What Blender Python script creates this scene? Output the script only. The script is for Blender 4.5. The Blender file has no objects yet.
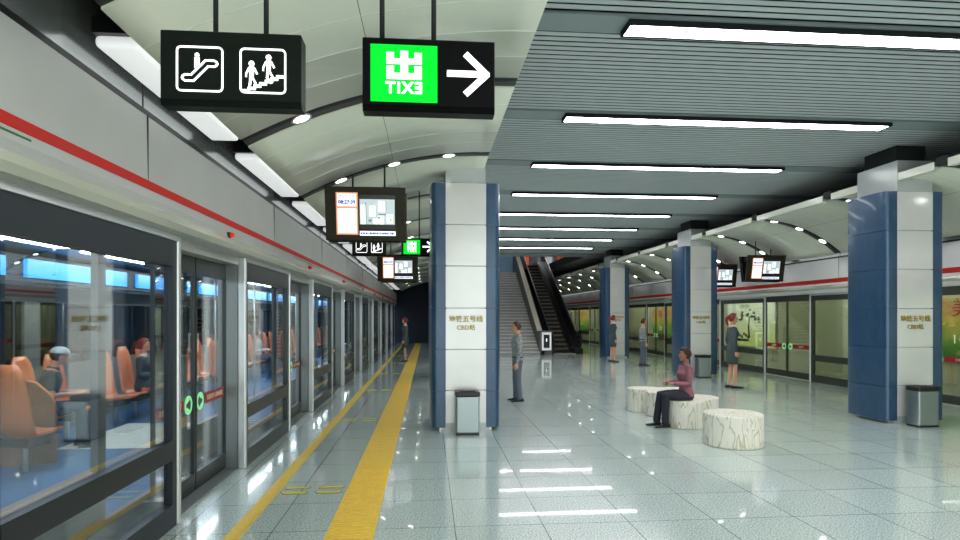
import bpy, bmesh, math, random
from mathutils import Vector, Matrix
random.seed(7)
PI = math.pi
sc = bpy.context.scene
COL = sc.collection

# ------------------------------------------------------------------ camera, world, exposure
CAMH = 1.75
cam_d = bpy.data.cameras.new('camera'); cam = bpy.data.objects.new('camera', cam_d); COL.objects.link(cam)
cam.location = (0, 0, CAMH); cam.rotation_euler = (PI/2, 0, -math.radians(4.95))
cam_d.lens = 22.5; cam_d.sensor_width = 36; cam_d.shift_y = 46/960; cam_d.clip_start = 0.05; cam_d.clip_end = 200
sc.camera = cam
w = bpy.data.worlds.new('world'); sc.world = w; w.use_nodes = True
w.node_tree.nodes['Background'].inputs[0].default_value = (0.88, 0.95, 0.93, 1)
w.node_tree.nodes['Background'].inputs[1].default_value = 1.8
sc.view_settings.view_transform = 'Standard'; sc.view_settings.look = 'None'
sc.view_settings.exposure = 0.70; sc.view_settings.gamma = 1.0; sc.view_settings.use_curve_mapping = False
sc.cycles.use_denoising = True
sc.cycles.max_bounces = 8; sc.cycles.diffuse_bounces = 4; sc.cycles.glossy_bounces = 4
sc.cycles.transparent_max_bounces = 16; sc.cycles.sample_clamp_indirect = 6.0
sc.cycles.caustics_reflective = False; sc.cycles.caustics_refractive = False
LAMP_E = 12.5      # ceiling strip lamps
TROUGH_E = 0.32     # side lamps beside the vaults
SPOT_E = 8.0      # round downlights
TRAIN_E = 7.0

# ------------------------------------------------------------------ materials
def srgb(r, g, b):
    f = lambda c: (c/255/12.92) if c/255 <= 0.04045 else ((c/255+0.055)/1.055)**2.4
    return (f(r), f(g), f(b), 1)
M = {}
def mat(name, rgb, rough=0.5, metal=0.0, spec=0.5, noise=0.0, nscale=20, bump=0.0, emit=0.0, coat=0.0, rgb2=None, stretch=None):
    m = bpy.data.materials.new(name); m.use_nodes = True
    nt = m.node_tree; p = nt.nodes['Principled BSDF']
    c = srgb(*rgb)
    p.inputs['Base Color'].default_value = c
    p.inputs['Roughness'].default_value = rough; p.inputs['Metallic'].default_value = metal
    p.inputs['Specular IOR Level'].default_value = spec
    p.inputs['Coat Weight'].default_value = coat; p.inputs['Coat Roughness'].default_value = 0.06
    if emit:
        p.inputs['Emission Color'].default_value = c; p.inputs['Emission Strength'].default_value = emit
    if noise or bump:
        tc = nt.nodes.new('ShaderNodeTexCoord'); mp = nt.nodes.new('ShaderNodeMapping')
        if stretch: mp.inputs['Scale'].default_value = stretch
        n = nt.nodes.new('ShaderNodeTexNoise'); n.inputs['Scale'].default_value = nscale; n.inputs['Detail'].default_value = 3
        nt.links.new(tc.outputs['Object'], mp.inputs[0]); nt.links.new(mp.outputs[0], n.inputs[0])
        if noise:
            r = nt.nodes.new('ShaderNodeMapRange'); r.inputs[1].default_value = 0.3; r.inputs[2].default_value = 0.7
            mix = nt.nodes.new('ShaderNodeMix'); mix.data_type = 'RGBA'
            c2 = srgb(*rgb2) if rgb2 else tuple(v*(1-noise) for v in c[:3])+(1,)
            mix.inputs[6].default_value = c; mix.inputs[7].default_value = c2
            nt.links.new(n.outputs[0], r.inputs[0]); nt.links.new(r.outputs[0], mix.inputs[0]); nt.links.new(mix.outputs[2], p.inputs['Base Color'])
        if bump:
            b = nt.nodes.new('ShaderNodeBump'); b.inputs[0].default_value = bump; b.inputs[1].default_value = 0.01
            nt.links.new(n.outputs[0], b.inputs['Height']); nt.links.new(b.outputs[0], p.inputs['Normal'])
    M[name] = m; return m
def glass(name, tint, refl, rcol=(1, 1, 1, 1), edge=0.6):
    m = bpy.data.materials.new(name); m.use_nodes = True; nt = m.node_tree
    nt.nodes.remove(nt.nodes['Principled BSDF']); out = nt.nodes['Material Output']
    t = nt.nodes.new('ShaderNodeBsdfTransparent'); t.inputs[0].default_value = srgb(*tint)
    g = nt.nodes.new('ShaderNodeBsdfGlossy'); g.inputs['Roughness'].default_value = 0.0; g.inputs[0].default_value = rcol
    f = nt.nodes.new('ShaderNodeFresnel'); f.inputs[0].default_value = 1.5
    r = nt.nodes.new('ShaderNodeMapRange'); r.inputs[1].default_value = 0.04; r.inputs[2].default_value = 0.6
    r.inputs[3].default_value = refl; r.inputs[4].default_value = edge
    mx = nt.nodes.new('ShaderNodeMixShader')
    nt.links.new(f.outputs[0], r.inputs[0]); nt.links.new(r.outputs[0], mx.inputs[0])
    nt.links.new(t.outputs[0], mx.inputs[1]); nt.links.new(g.outputs[0], mx.inputs[2]); nt.links.new(mx.outputs[0], out.inputs[0])
    M[name] = m; return m
mat('vault', (238, 241, 224), 0.3, 0.0, 0.5, 0.10, 0.8, coat=0.25)
mat('vault_joint', (250, 252, 246), 0.4)
mat('rib', (30, 33, 33), 0.5, 0.2)
mat('slat', (204, 212, 214), 0.5, 0.1)
mat('plate', (150, 164, 165), 0.45, 0.2)
mat('housing', (34, 38, 40), 0.8, 0, 0.1)
mat('void', (22, 26, 27), 0.8)
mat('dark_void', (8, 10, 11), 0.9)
mat('fascia', (196, 196, 193), 0.42, 0.25, 0.5, 0.08, 1.5)
mat('fascia_gloss', (200, 206, 204), 0.16, 0.75, 0.5, 0.05, 1.5)
mat('fascia_right', (242, 242, 242), 0.3, 0.2, 0.5, 0.05, 1.5)  # same fascia metal, trough lamp light put into a paler colour
mat('fascia_cream', (206, 206, 190), 0.25, 0.4)
mat('black', (12, 14, 14), 0.35)
mat('stripe_red', (206, 40, 30), 0.55, 0, 0.25)
mat('thin_green', (30, 120, 60), 0.5)
mat('steel', (216, 219, 219), 0.3, 0.6)
mat('steel_speckle', (150, 156, 155), 0.38, 0.6, 0.5, 0.25, 180)
mat('frame_dark', (62, 68, 66), 0.35, 0.5)
mat('frame_olive', (70, 74, 66), 0.4, 0.4)
mat('frame_blue', (44, 51, 58), 0.4, 0.4, 0.5, 0.25, 250)
mat('column_white', (222, 222, 218), 0.22, 0.25, 0.5, 0.06, 3, coat=0.3)
mat('column_grey', (188, 193, 191), 0.25, 0.2, 0.5, 0.06, 3)
mat('column_blue', (44, 80, 112), 0.28, 0.15, 0.5, 0.25, 14, coat=0.3, stretch=(1, 1, .3))
mat('gold', (166, 140, 34), 0.4, 0.3)
mat('seam', (40, 44, 46), 0.6)
mat('sign_body', (14, 22, 17), 0.4, 0.0, 0.15)
mat('sign_black', (3, 4, 4), 0.4, 0, 0.1)
mat('sign_white', (255, 255, 255), 0.4, emit=1.0)
mat('sign_green', (0, 205, 40), 0.5, 0, 0.1, emit=0.75)
mat('bezel', (44, 40, 28), 0.5, 0, 0.25)
mat('bezel_side', (10, 11, 11), 0.5, 0, 0.2)
mat('screen_white', (232, 238, 240), 0.4, emit=0.75)
mat('screen_orange', (226, 150, 110), 0.4, emit=0.5)
mat('screen_blue', (20, 40, 200), 0.4, emit=0.25)
mat('screen_grey', (176, 190, 192), 0.4, emit=0.55)
mat('screen_mid', (120, 134, 138), 0.4, emit=0.4)
mat('screen_green', (120, 200, 80), 0.4, emit=0.4)
mat('screen_black', (8, 9, 9), 0.25)
mat('lamp', (252, 252, 255), 0.4, emit=LAMP_E)
mat('trough_lamp', (248, 250, 252), 0.3, emit=TROUGH_E)
mat('spot_lamp', (255, 255, 255), 0.3, emit=SPOT_E)
mat('train_lamp', (240, 250, 255), 0.3, emit=TRAIN_E*3)
mat('tunnel_lamp', (250, 252, 235), 0.3, emit=42)
mat('train_blue_light', (60, 150, 235), 0.3, emit=1.5)
mat('train_floor', (64, 118, 168), 0.6, 0, 0.3, 0.35, 220)
mat('train_floor_pale', (225, 232, 222), 0.4, 0, 0.4)
mat('train_wall', (120, 126, 124), 0.4, 0.2)
mat('train_dark', (60, 66, 68), 0.5)
mat('seat_orange', (235, 138, 84), 0.35, 0, 0.5, coat=0.2)
mat('seat_brown', (150, 108, 88), 0.5, 0, 0.4, 0.3, 12, stretch=(1, 8, .6))
mat('seat_dark', (42, 44, 46), 0.5)
mat('yellow', (255, 214, 84), 0.4, 0, 0.5, 0.18, 30)
mat('mark_yellow', (226, 214, 40), 0.45)
mat('mark_edge', (86, 90, 50), 0.6)
mat('threshold', (150, 156, 156), 0.3, 0.7)
mat('end_wall', (34, 44, 60), 0.55)
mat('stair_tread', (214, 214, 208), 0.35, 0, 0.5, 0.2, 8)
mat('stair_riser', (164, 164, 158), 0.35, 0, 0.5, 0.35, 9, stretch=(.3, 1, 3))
mat('parapet', (96, 98, 96), 0.5)
mat('cream_stone', (214, 206, 186), 0.35)
mat('esc_dark', (34, 34, 34), 0.35, 0.3)
mat('esc_step', (120, 112, 102), 0.45, 0.4)
mat('esc_riser', (26, 24, 22), 0.6)
mat('esc_yellow', (214, 150, 30), 0.5)
mat('rubber', (10, 10, 10), 0.3)
mat('upper_blue', (150, 190, 220), 0.5)
mat('upper_wall', (150, 155, 158), 0.6)
mat('poster_orange', (226, 92, 40), 0.5, emit=0.25)
mat('poster_white', (220, 222, 222), 0.5, emit=0.2)
mat('tunnel_wall', (214, 218, 196), 0.6, 0, 0.3, 0.08, 1)
mat('bin_steel', (150, 160, 160), 0.3, 0.85)
mat('bin_lid', (22, 23, 23), 0.4)
mat('sticker_green', (150, 236, 160), 0.4, emit=0.25)
mat('sticker_dark', (60, 84, 84), 0.4)
mat('sticker_red', (160, 24, 22), 0.4)
mat('letter_white', (240, 232, 200), 0.4)
mat('alarm_red', (214, 24, 20), 0.3, emit=0.3)
mat('concrete_dark', (50, 54, 56), 0.8)
# people
mat('skin', (214, 160, 130), 0.5)
mat('skin_tan', (150, 100, 78), 0.5)
mat('hair_red', (150, 34, 20), 0.45, 0, 0.5, 0.5, 60)
mat('hair_brown', (78, 52, 36), 0.5, 0, 0.4, 0.4, 60)
mat('hair_dark', (58, 34, 26), 0.5, 0, 0.4, 0.4, 60)
mat('shirt_grey', (168, 172, 170), 0.8, 0, 0.2, 0.9, 32, rgb2=(104, 112, 114))
mat('jeans', (118, 124, 134), 0.85, 0, 0.2, 0.9, 40, rgb2=(78, 90, 108))
mat('uniform', (68, 80, 82), 0.7, 0, 0.3)
mat('blouse_white', (225, 225, 220), 0.7)
mat('mauve', (150, 98, 110), 0.7, 0, 0.3, 0.25, 14)
mat('navy', (32, 34, 46), 0.75)
mat('shoe', (14, 14, 15), 0.35)
mat('tee_grey', (84, 90, 90), 0.85)
mat('denim_dark', (46, 62, 82), 0.85)
mat('cap_teal', (52, 92, 98), 0.7)
mat('cap_pale', (196, 206, 208), 0.7)
mat('eye_white', (230, 228, 224), 0.3)
mat('iris', (30, 24, 20), 0.3)
mat('lips', (160, 76, 70), 0.5)
glass('glass_left', (238, 241, 242), 0.09, edge=0.34)
glass('glass_right', (236, 240, 226), 0.08, edge=0.35)
glass('glass_train', (214, 222, 222), 0.06, edge=0.3)
glass('glass_dark', (70, 76, 78), 0.12, edge=0.4)

def floor_mat():
    m = bpy.data.materials.new('floor_granite'); m.use_nodes = True; nt = m.node_tree; p = nt.nodes['Principled BSDF']
    L = nt.links.new; N = nt.nodes.new
    tc = N('ShaderNodeTexCoord')
    n1 = N('ShaderNodeTexNoise'); n1.inputs['Scale'].default_value = 70; n1.inputs['Detail'].default_value = 4; n1.inputs['Roughness'].default_value = .8
    n2 = N('ShaderNodeTexNoise'); n2.inputs['Scale'].default_value = 1.1; n2.inputs['Detail'].default_value = 2
    L(tc.outputs['Object'], n1.inputs[0]); L(tc.outputs['Object'], n2.inputs[0])
    cr = N('ShaderNodeValToRGB'); e = cr.color_ramp.elements
    e[0].position = .36; e[0].color = srgb(108, 128, 124); e[1].position = .62; e[1].color = srgb(236, 246, 240)
    e2 = cr.color_ramp.elements.new(.48); e2.color = srgb(184, 201, 195)
    L(n1.outputs[0], cr.inputs[0])
    br = N('ShaderNodeTexBrick'); br.offset = 0; br.inputs['Scale'].default_value = 1
    br.inputs['Brick Width'].default_value = .74; br.inputs['Row Height'].default_value = .74
    br.inputs['Mortar Size'].default_value = .0045; br.inputs['Mortar Smooth'].default_value = .1
    br.inputs['Color1'].default_value = (.94, .94, .94, 1); br.inputs['Color2'].default_value = (1, 1, 1, 1); br.inputs['Mortar'].default_value = (.28, .3, .3, 1)
    mp = N('ShaderNodeMapping'); mp.inputs['Location'].default_value = (.52, .2, 0)
    L(tc.outputs['Object'], mp.inputs[0]); L(mp.outputs[0], br.inputs[0])
    mx = N('ShaderNodeMix'); mx.data_type = 'RGBA'; mx.blend_type = 'MULTIPLY'; mx.inputs[0].default_value = 1
    L(cr.outputs[0], mx.inputs[6]); L(br.outputs[0], mx.inputs[7])
    L(mx.outputs[2], p.inputs['Base Color'])
    r = N('ShaderNodeMapRange'); r.inputs[3].default_value = .11; r.inputs[4].default_value = .2
    L(n2.outputs[0], r.inputs[0]); L(r.outputs[0], p.inputs['Roughness'])
    p.inputs['Specular IOR Level'].default_value = .4
    p.inputs['Coat Weight'].default_value = .5; p.inputs['Coat Roughness'].default_value = .03; p.inputs['Coat IOR'].default_value = 1.5
    M['floor'] = m
floor_mat()
def marble_mat():
    m = bpy.data.materials.new('marble'); m.use_nodes = True; nt = m.node_tree; p = nt.nodes['Principled BSDF']
    L = nt.links.new; N = nt.nodes.new
    tc = N('ShaderNodeTexCoord'); mp = N('ShaderNodeMapping'); mp.inputs['Scale'].default_value = (2.0, 2.0, .42)
    n = N('ShaderNodeTexNoise'); n.inputs['Scale'].default_value = 2.3; n.inputs['Detail'].default_value = 3; n.inputs['Distortion'].default_value = .35
    L(tc.outputs['Object'], mp.inputs[0]); L(mp.outputs[0], n.inputs[0])
    cr = N('ShaderNodeValToRGB'); el = cr.color_ramp.elements
    el[0].position = .0; el[0].color = (0, 0, 0, 1); el[1].position = 1; el[1].color = (0, 0, 0, 1)
    for pos, v in ((.39, 0), (.41, .8), (.43, 0), (.488, 0), (.503, 1), (.518, 0), (.57, 0), (.585, .8), (.60, 0)):
        q = el.new(pos); q.color = (v, v, v, 1)
    L(n.outputs[0], cr.inputs[0])
    mx = N('ShaderNodeMix'); mx.data_type = 'RGBA'; mx.inputs[6].default_value = srgb(238, 234, 220); mx.inputs[7].default_value = srgb(176, 164, 124)
    L(cr.outputs[0], mx.inputs[0]); L(mx.outputs[2], p.inputs['Base Color'])
    p.inputs['Roughness'].default_value = .4
    M['marble'] = m
marble_mat()

# ------------------------------------------------------------------ helpers
class MB:
    def __init__(s): s.bm = bmesh.new(); s.mats = []; s.cur = 0
    def mat(s, name):
        if name not in s.mats: s.mats.append(name)
        s.cur = s.mats.index(name); return s
    def _f(s, vs, smooth=False):
        try:
            f = s.bm.faces.new(vs); f.material_index = s.cur; f.smooth = smooth; return f
        except ValueError: return None
    def box(s, x0, x1, y0, y1, z0, z1, bev=0, rot=None, seg=2):
        x0, x1 = min(x0, x1), max(x0, x1); y0, y1 = min(y0, y1), max(y0, y1); z0, z1 = min(z0, z1), max(z0, z1)
        P = [(x0, y0, z0), (x1, y0, z0), (x1, y1, z0), (x0, y1, z0), (x0, y0, z1), (x1, y0, z1), (x1, y1, z1), (x0, y1, z1)]
        vs = [s.bm.verts.new(p) for p in P]
        fs = [s._f([vs[i] for i in q]) for q in ((3, 2, 1, 0), (4, 5, 6, 7), (0, 1, 5, 4), (1, 2, 6, 5), (2, 3, 7, 6), (3, 0, 4, 7))]
        if bev:
            es = list({e for f in fs for e in f.edges})
            r = bmesh.ops.bevel(s.bm, geom=es, offset=bev, segments=seg, affect='EDGES', profile=.5)
            for f in r['faces']: f.material_index = s.cur
        return s
    def prism(s, poly, axis, a, b, smooth=False):
        def mk(p, t):
            if axis == 'x': return (t, p[0], p[1])
            if axis == 'y': return (p[0], t, p[1])
            return (p[0], p[1], t)
        A = [s.bm.verts.new(mk(p, a)) for p in poly]; B = [s.bm.verts.new(mk(p, b)) for p in poly]
        n = len(poly)
        s._f(A); s._f(B[::-1])
        for i in range(n): s._f([A[i], B[i], B[(i+1) % n], A[(i+1) % n]], smooth)
        return s
    def loft(s, rings, caps=True, smooth=True, closed=True):
        R = [[s.bm.verts.new(p) for p in r] for r in rings]
        n = len(R[0])
        for a, b in zip(R, R[1:]):
            for i in range(n if closed else n-1): s._f([a[i], a[(i+1) % n], b[(i+1) % n], b[i]], smooth)
        if caps: s._f(R[0][::-1], smooth); s._f(R[-1], smooth)
        return s
    def tube(s, pts, rad, seg=10, caps=True, cap_round=False, flat=None):
        pts = [Vector(p) for p in pts]; n = len(pts)
        if not isinstance(rad, (list, tuple)): rad = [rad]*n
        rings = []; up = None
        P = list(pts); Rr = list(rad)
        T = []
        for i in range(n):
            t = (pts[min(i+1, n-1)]-pts[max(i-1, 0)])
            T.append(t.normalized() if t.length > 1e-9 else Vector((0, 0, 1)))
        if cap_round:
            a0 = [(pts[0]-T[0]*rad[0]*math.cos(k), rad[0]*math.sin(k), T[0]) for k in (.25, .8, 1.2)]
            a1 = [(pts[-1]+T[-1]*rad[-1]*math.cos(k), rad[-1]*math.sin(k), T[-1]) for k in (1.2, .8, .25)]
            seq = a0+[(p, r, t) for p, r, t in zip(pts, rad, T)]+a1
        else: seq = [(p, r, t) for p, r, t in zip(pts, rad, T)]
        ref = Vector((1, 0, 0)) if abs(T[0].x) < .8 else Vector((0, 0, 1))
        for p, r, t in seq:
            u = (ref-t*ref.dot(t)).normalized(); v = t.cross(u); ref = u
            rings.append([p+(u*math.cos(2*PI*k/seg)+v*math.sin(2*PI*k/seg))*r for k in range(seg)])
        return s.loft(rings, caps)
    def lathe(s, prof, c=(0, 0, 0), seg=24, smooth=True):
        rings = [[(c[0]+r*math.cos(2*PI*k/seg), c[1]+r*math.sin(2*PI*k/seg), c[2]+z) for k in range(seg)] for r, z in prof]
        return s.loft(rings, True, smooth)
    def ell(s, c, r, seg=14, rings=9, M3=None):
        out = []
        for i in range(rings+1):
            th = PI*(i+.08*(i == 0)-.08*(i == rings))/rings
            ring = []
            for k in range(seg):
                v = Vector((r[0]*math.sin(th)*math.cos(2*PI*k/seg), r[1]*math.sin(th)*math.sin(2*PI*k/seg), -r[2]*math.cos(th)))
                if M3: v = M3 @ v
                ring.append(Vector(c)+v)
            out.append(ring)
        return s.loft(out)
    def xf(s, m):
        bmesh.ops.transform(s.bm, matrix=m, verts=s.bm.verts); return s
    def mesh(s, name):
        bmesh.ops.recalc_face_normals(s.bm, faces=s.bm.faces)
        me = bpy.data.meshes.new(name); s.bm.to_mesh(me); s.bm.free()
        for k in s.mats: me.materials.append(M[k])
        return me
    def build(s, name, parent=None, loc=(0, 0, 0)):
        o = bpy.data.objects.new(name, s.mesh(name)); COL.objects.link(o); o.location = loc
        if parent: o.parent = parent
        return o
def mb(m): return MB().mat(m)
def tag(o, label=None, cat=None, group=None, kind=None):
    if label: o['label'] = label
    if cat: o['category'] = cat
    if group: o['group'] = group
    if kind: o['kind'] = kind
    return o
def struct(o, label=None): return tag(o, label, kind='structure')
def empty(name, loc=(0, 0, 0), rz=0):
    o = bpy.data.objects.new(name, None); COL.objects.link(o); o.location = loc; o.rotation_euler = (0, 0, rz); o.empty_display_size = .1
    return o
def copy_tree(o, parent=None):
    c = o.copy(); COL.objects.link(c); c.parent = parent
    for ch in [x for x in COL.objects if x.parent == o]: copy_tree(ch, c)
    return c
def text_mb(body, size, material, depth=.004, mirror=False, place=None, extra_bold=0.0):
    cu = bpy.data.curves.new('t', 'FONT'); cu.body = body; cu.size = size; cu.align_x = 'CENTER'; cu.align_y = 'CENTER'
    cu.extrude = depth/2; cu.resolution_u = 2; cu.space_character = 1.18 if body == 'EXIT' else 1.0; cu.offset = extra_bold
    o = bpy.data.objects.new('t', cu); COL.objects.link(o)
    dg = bpy.context.evaluated_depsgraph_get(); dg.update()
    me = bpy.data.meshes.new_from_object(o.evaluated_get(dg))
    bpy.data.objects.remove(o); bpy.data.curves.remove(cu)
    b = mb(material); b.bm.from_mesh(me); bpy.data.meshes.remove(me)
    for f in b.bm.faces: f.material_index = 0
    if mirror: b.xf(Matrix.Scale(-1, 4, (1, 0, 0)))
    b.xf(Matrix.Rotation(PI/2, 4, 'X'))          # now faces -Y
    if place is not None: b.xf(place)
    return b
T = Matrix.Translation
RZ = lambda a: Matrix.Rotation(a, 4, 'Z')
RX = lambda a: Matrix.Rotation(a, 4, 'X')
ORD = ['first', 'second', 'third', 'fourth', 'fifth', 'sixth', 'seventh', 'eighth', 'ninth', 'tenth', 'eleventh', 'twelfth', 'thirteenth', 'fourteenth',
       'fifteenth', 'sixteenth', 'seventeenth', 'eighteenth', 'nineteenth', 'twentieth', 'twenty-first', 'twenty-second', 'twenty-third', 'twenty-fourth']

# ------------------------------------------------------------------ dimensions
XL, XR = -2.1, 10.2          # glass screens
YB, YE, YR = -5.0, 39.0, 60.0  # back, left end wall, far end on the right
CZ = 4.55
MOD = 2.57
RIB0 = 5.74
COLY = 9.12
# ------------------------------------------------------------------ floor
struct(mb('floor').box(-2.42, 10.5, YB, YR, -.3, 0).build('floor'), 'polished pale green granite tile floor of the platform')
for side, x0, x1 in (('left', -6.4, -2.43), ('right', 10.51, 13.2)):
    struct(mb('concrete_dark').box(x0, x1, YB, YR, -1.3, -1.2).build('floor'), 'dark track bed behind the %s screen doors' % side)
struct(mb('concrete_dark').box(-2.45, -2.425, YB, YR, -1.2, -.02).build('wall_track_edge'))
struct(mb('concrete_dark').box(10.505, 10.53, YB, YR, -1.2, -.02).build('wall_track_edge'))

# ------------------------------------------------------------------ flat slatted ceiling
def slats(x0, x1, y0, y1):
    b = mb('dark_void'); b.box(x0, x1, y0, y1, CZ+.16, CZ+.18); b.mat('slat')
    lampY = [5.64+2.62*k for k in range(-5, 22)]
    y = y0+.02
    while y < y1-.1:
        if not any(abs(y+.034-ly) < .212 for ly in lampY):
            b.box(x0, x1, y, y+.068, CZ, CZ+.006)
        y += .105
    b.mat('plate')
    for ly in lampY:
        if y0+.2 < ly < y1-.2: b.box(x0, x1, ly-.17, ly+.17, CZ, CZ+.03)
    return b
struct(slats(.72, 9.3, YB, 27.0).build('ceiling'), 'flat grey ceiling of narrow metal slats between the two vaults')
struct(slats(7.3, 9.3, 27.0, YR).build('ceiling'))
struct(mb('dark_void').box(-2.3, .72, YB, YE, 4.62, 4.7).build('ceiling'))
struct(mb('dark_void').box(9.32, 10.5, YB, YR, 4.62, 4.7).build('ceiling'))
# vertical dark strips between slatted ceiling and vault lips
struct(mb('void').box(.70, .72, YB, YE, 4.02, 4.74).build('trim_1'))
struct(mb('void').box(9.3, 9.32, YB, YR, 4.02, 4.74).build('trim_2'))

# ------------------------------------------------------------------ vaults
def vault_prof(xs, zs, xe, ze, n=14):
    # circular arc, horizontal tangent at (xe, ze)
    dx = abs(xe-xs); dz = ze-zs; R = (dx*dx+dz*dz)/(2*dz); s = 1 if xe > xs else -1
    a0 = math.asin(dx/R); out = []
    for i in range(n+1):
        a = a0*(1-i/n); out.append((xe-s*R*math.sin(a), ze-R+R*math.cos(a)))
    return out
VL = vault_prof(-1.70, 3.35, .85, 4.0)
VR = vault_prof(9.70, 3.23, 7.62, 4.0)
def arc_solid(prof, y0, y1, th, material, lift=0.0, n_seams=0):
    b = mb(material)
    poly = [(x, z+lift) for x, z in prof]+[(x, z+lift+th) for x, z in reversed(prof)]
    # build as quads to avoid concave ngon trouble
    n = len(prof)
    A = [[b.bm.verts.new((x, yy, z+lift)) for x, z in prof] for yy in (y0, y1)]
    B = [[b.bm.verts.new((x, yy, z+lift+th)) for x, z in prof] for yy in (y0, y1)]
    for i in range(n-1):
        b._f([A[0][i], A[0][i+1], A[1][i+1], A[1][i]], True); b._f([B[0][i], B[1][i], B[1][i+1], B[0][i+1]], True)
        b._f([A[0][i], B[0][i], B[0][i+1], A[0][i+1]]); b._f([A[1][i], A[1][i+1], B[1][i+1], B[1][i]])
    b._f([A[0][0], A[1][0], B[1][0], B[0][0]]); b._f([A[0][-1], B[0][-1], B[1][-1], A[1][-1]])
    return b
def vaults(prof, yend, nm, first):
    k = first; i = 0
    while RIB0+MOD*k < yend-.2:
        yr = RIB0+MOD*k
        y1 = min(yr+MOD-.12, yend)
        o = arc_solid(prof, yr+.12, y1, .06, 'vault').build('ceiling')
        struct(o, 'curved pale vault panel over the %s platform edge' % nm)
        sm = mb('seam')                           # long thin joints along the panel
        for q in (7,):
            (xa, za) = prof[q]
            sm.box(xa-.002, xa+.002, yr+.12, y1, za-.0016, za+.01)
        ob = sm.build('panel_joint', o)
        for q in (.2, .4, .6, .8):                # fine pale joints running across the arch
            yy = yr+.12+(MOD-.24)*q
            if yy < y1: arc_solid(prof, yy-.004, yy+.004, .01, 'vault_joint', -.0015).build('panel_joint', o)
        xe, ze = prof[-1]; dn = 1 if nm == 'left' else -1
        if nm == 'right': mb('vault').box(xe-dn*.10, xe+dn*.012, yr+.12, y1, ze-.045, ze+.075).build('edge_lip', o)
        r = arc_solid(prof, yr-.115, yr+.115, .12, 'rib', .012).build('trim_%d' % (3+i), None)
        struct(r, 'dark arched rib between two panels of the %s vault' % nm)
        k += 1; i += 1
vaults(VL, YE, 'left', -4)
vaults(VR, YR, 'right', -4)
# round downlights set in the ribs
def downlight(nm):
    t = empty('downlight')
    mb('steel').lathe([(.085, 0), (.10, -.012), (.10, -.02), (.078, -.02), (.078, -.004)], seg=20).build('trim_ring', t)
    mb('spot_lamp').lathe([(.076, -.006), (.076, -.016)], seg=20).build('lens', t)
    return t
dl0 = None; cnt = 0
for nm, prof, yend, picks in (('left', VL, YE, (3, 7, 11)), ('right', VR, YR, (3, 7, 11))):
    for k in range(-1, 21):
        y = RIB0+MOD*k
        if y > yend-1 or y < 2 or (nm == 'right' and y > 48): continue
        for j, q in enumerate(picks):
            (x, z) = prof[q]; (xa, za) = prof[q-1]; (xb, zb) = prof[q+1]
            ang = math.atan2(zb-za, xb-xa)
            if nm == 'right': ang = math.atan2(za-zb, xa-xb)
            if dl0 is None: dl0 = downlight(nm); t = dl0
            else: t = copy_tree(dl0)
            t.location = (x, y, z+.014); t.rotation_euler = (0, -ang, 0)
            lbl = 'round white downlight, %s one in the %s rib of the %s vault' % (['lowest', 'middle', 'topmost'][j], ORD[k+1], nm)
            tag(t, lbl, 'ceiling light', 'round downlights in the %s vault ribs' % nm)

# ------------------------------------------------------------------ side fascias and troughs
def fascia(x, n, y0, y1, stripe, nm, seams):
    # n = +1 when the platform lies towards +x
    P = lambda t, z: (x+n*t, z)
    zb = 2.42 if n > 0 else 2.34
    prof_low = [P(-.06, zb), P(.0, zb), P(.06, zb+.005), P(.11, 2.44), P(.125, 2.48), P(.115, 2.54), P(.10, 2.60), P(.09, 3.19), P(.04, 3.195), P(-.06, 3.195)]
    o = mb('fascia' if n > 0 else 'fascia_right').prism(prof_low, 'y', y0, y1).build('wall_'+nm)
    struct(o, 'brushed metal fascia above the %s screen doors' % nm)
    mb('fascia_cream').prism([P(.112, 2.43), P(.128, 2.48), P(.118, 2.535), P(.10, 2.48)], 'y', y0, y1).build('moulding', o)
    mb('fascia_gloss').prism([P(.06, 3.225), P(.06, 4.62), P(-.06, 4.62), P(-.06, 3.225)], 'y', y0, y1).build('upper_panel', o)
    mb('black').box(x-n*.05, x+n*.093, y0, y1, 3.188, 3.226).build('shadow_gap', o)
    s0, s1 = stripe
    sp = mb('stripe_red'); sp.box(x+n*.085, x+n*.104, y0, y1, s0, s1)
    tag(sp.build('stripe', o), 'red stripe')
    sm = mb('seam')
    for ys in seams:
        sm.box(x+n*.085, x+n*.0985, ys-.004, ys+.004, 2.60, 3.19)
        sm.box(x+n*.055, x+n*.0645, ys-.004, ys+.004, 3.23, 4.3)
    sm.build('panel_joint', o)
    return o
fascia(XL, 1, YB, YE, (2.66, 2.722), 'left', [-2.6+3.55*k for k in range(11)])
fascia(XR, -1, YB, YR, (2.575, 2.69), 'right', [-1.0+5.0*k for k in range(12)])
# trough lamps
def trough_lamp():
    t = empty('trough_lamp')
    hb = mb('black'); hb.box(-.12, .12, -.99, .99, .025, .12)
    for q in (-.7, .7): hb.box(-.02, .02, q-.02, q+.02, .12, 1.24)
    hb.build('housing', t)
    b = mb('trough_lamp'); b.box(-.125, .125, -.96, .96, -.045, .03, bev=.03, seg=3)
    for f in b.bm.faces: f.smooth = True
    b.build('diffuser', t)
    return t
tl0 = None
for nm, xc, z, yend in (('left', -1.835, 3.38, YE), ('right', 9.865, 3.32, YR)):
    for k in range(-3, 21):
        y = 4.67+MOD*k
        if y > yend-1 or y < YB+1: continue
        t = tl0 = trough_lamp() if tl0 is None else tl0
        if t.name in [o.name for o in COL.objects] and t.get('used'): t = copy_tree(tl0)
        t['used'] = True; t.location = (xc, y, z)
        where = 'left' if nm == 'left' else 'right'
        lbl = ('soft white lamp panel above the %s fascia, %s along counting from behind the camera' % (where, ORD[k+3]))
        tag(t, lbl, 'lamp', 'lamp panels above the %s fascia' % where)
for o in COL.objects:
    if 'used' in o: del o['used']
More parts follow.
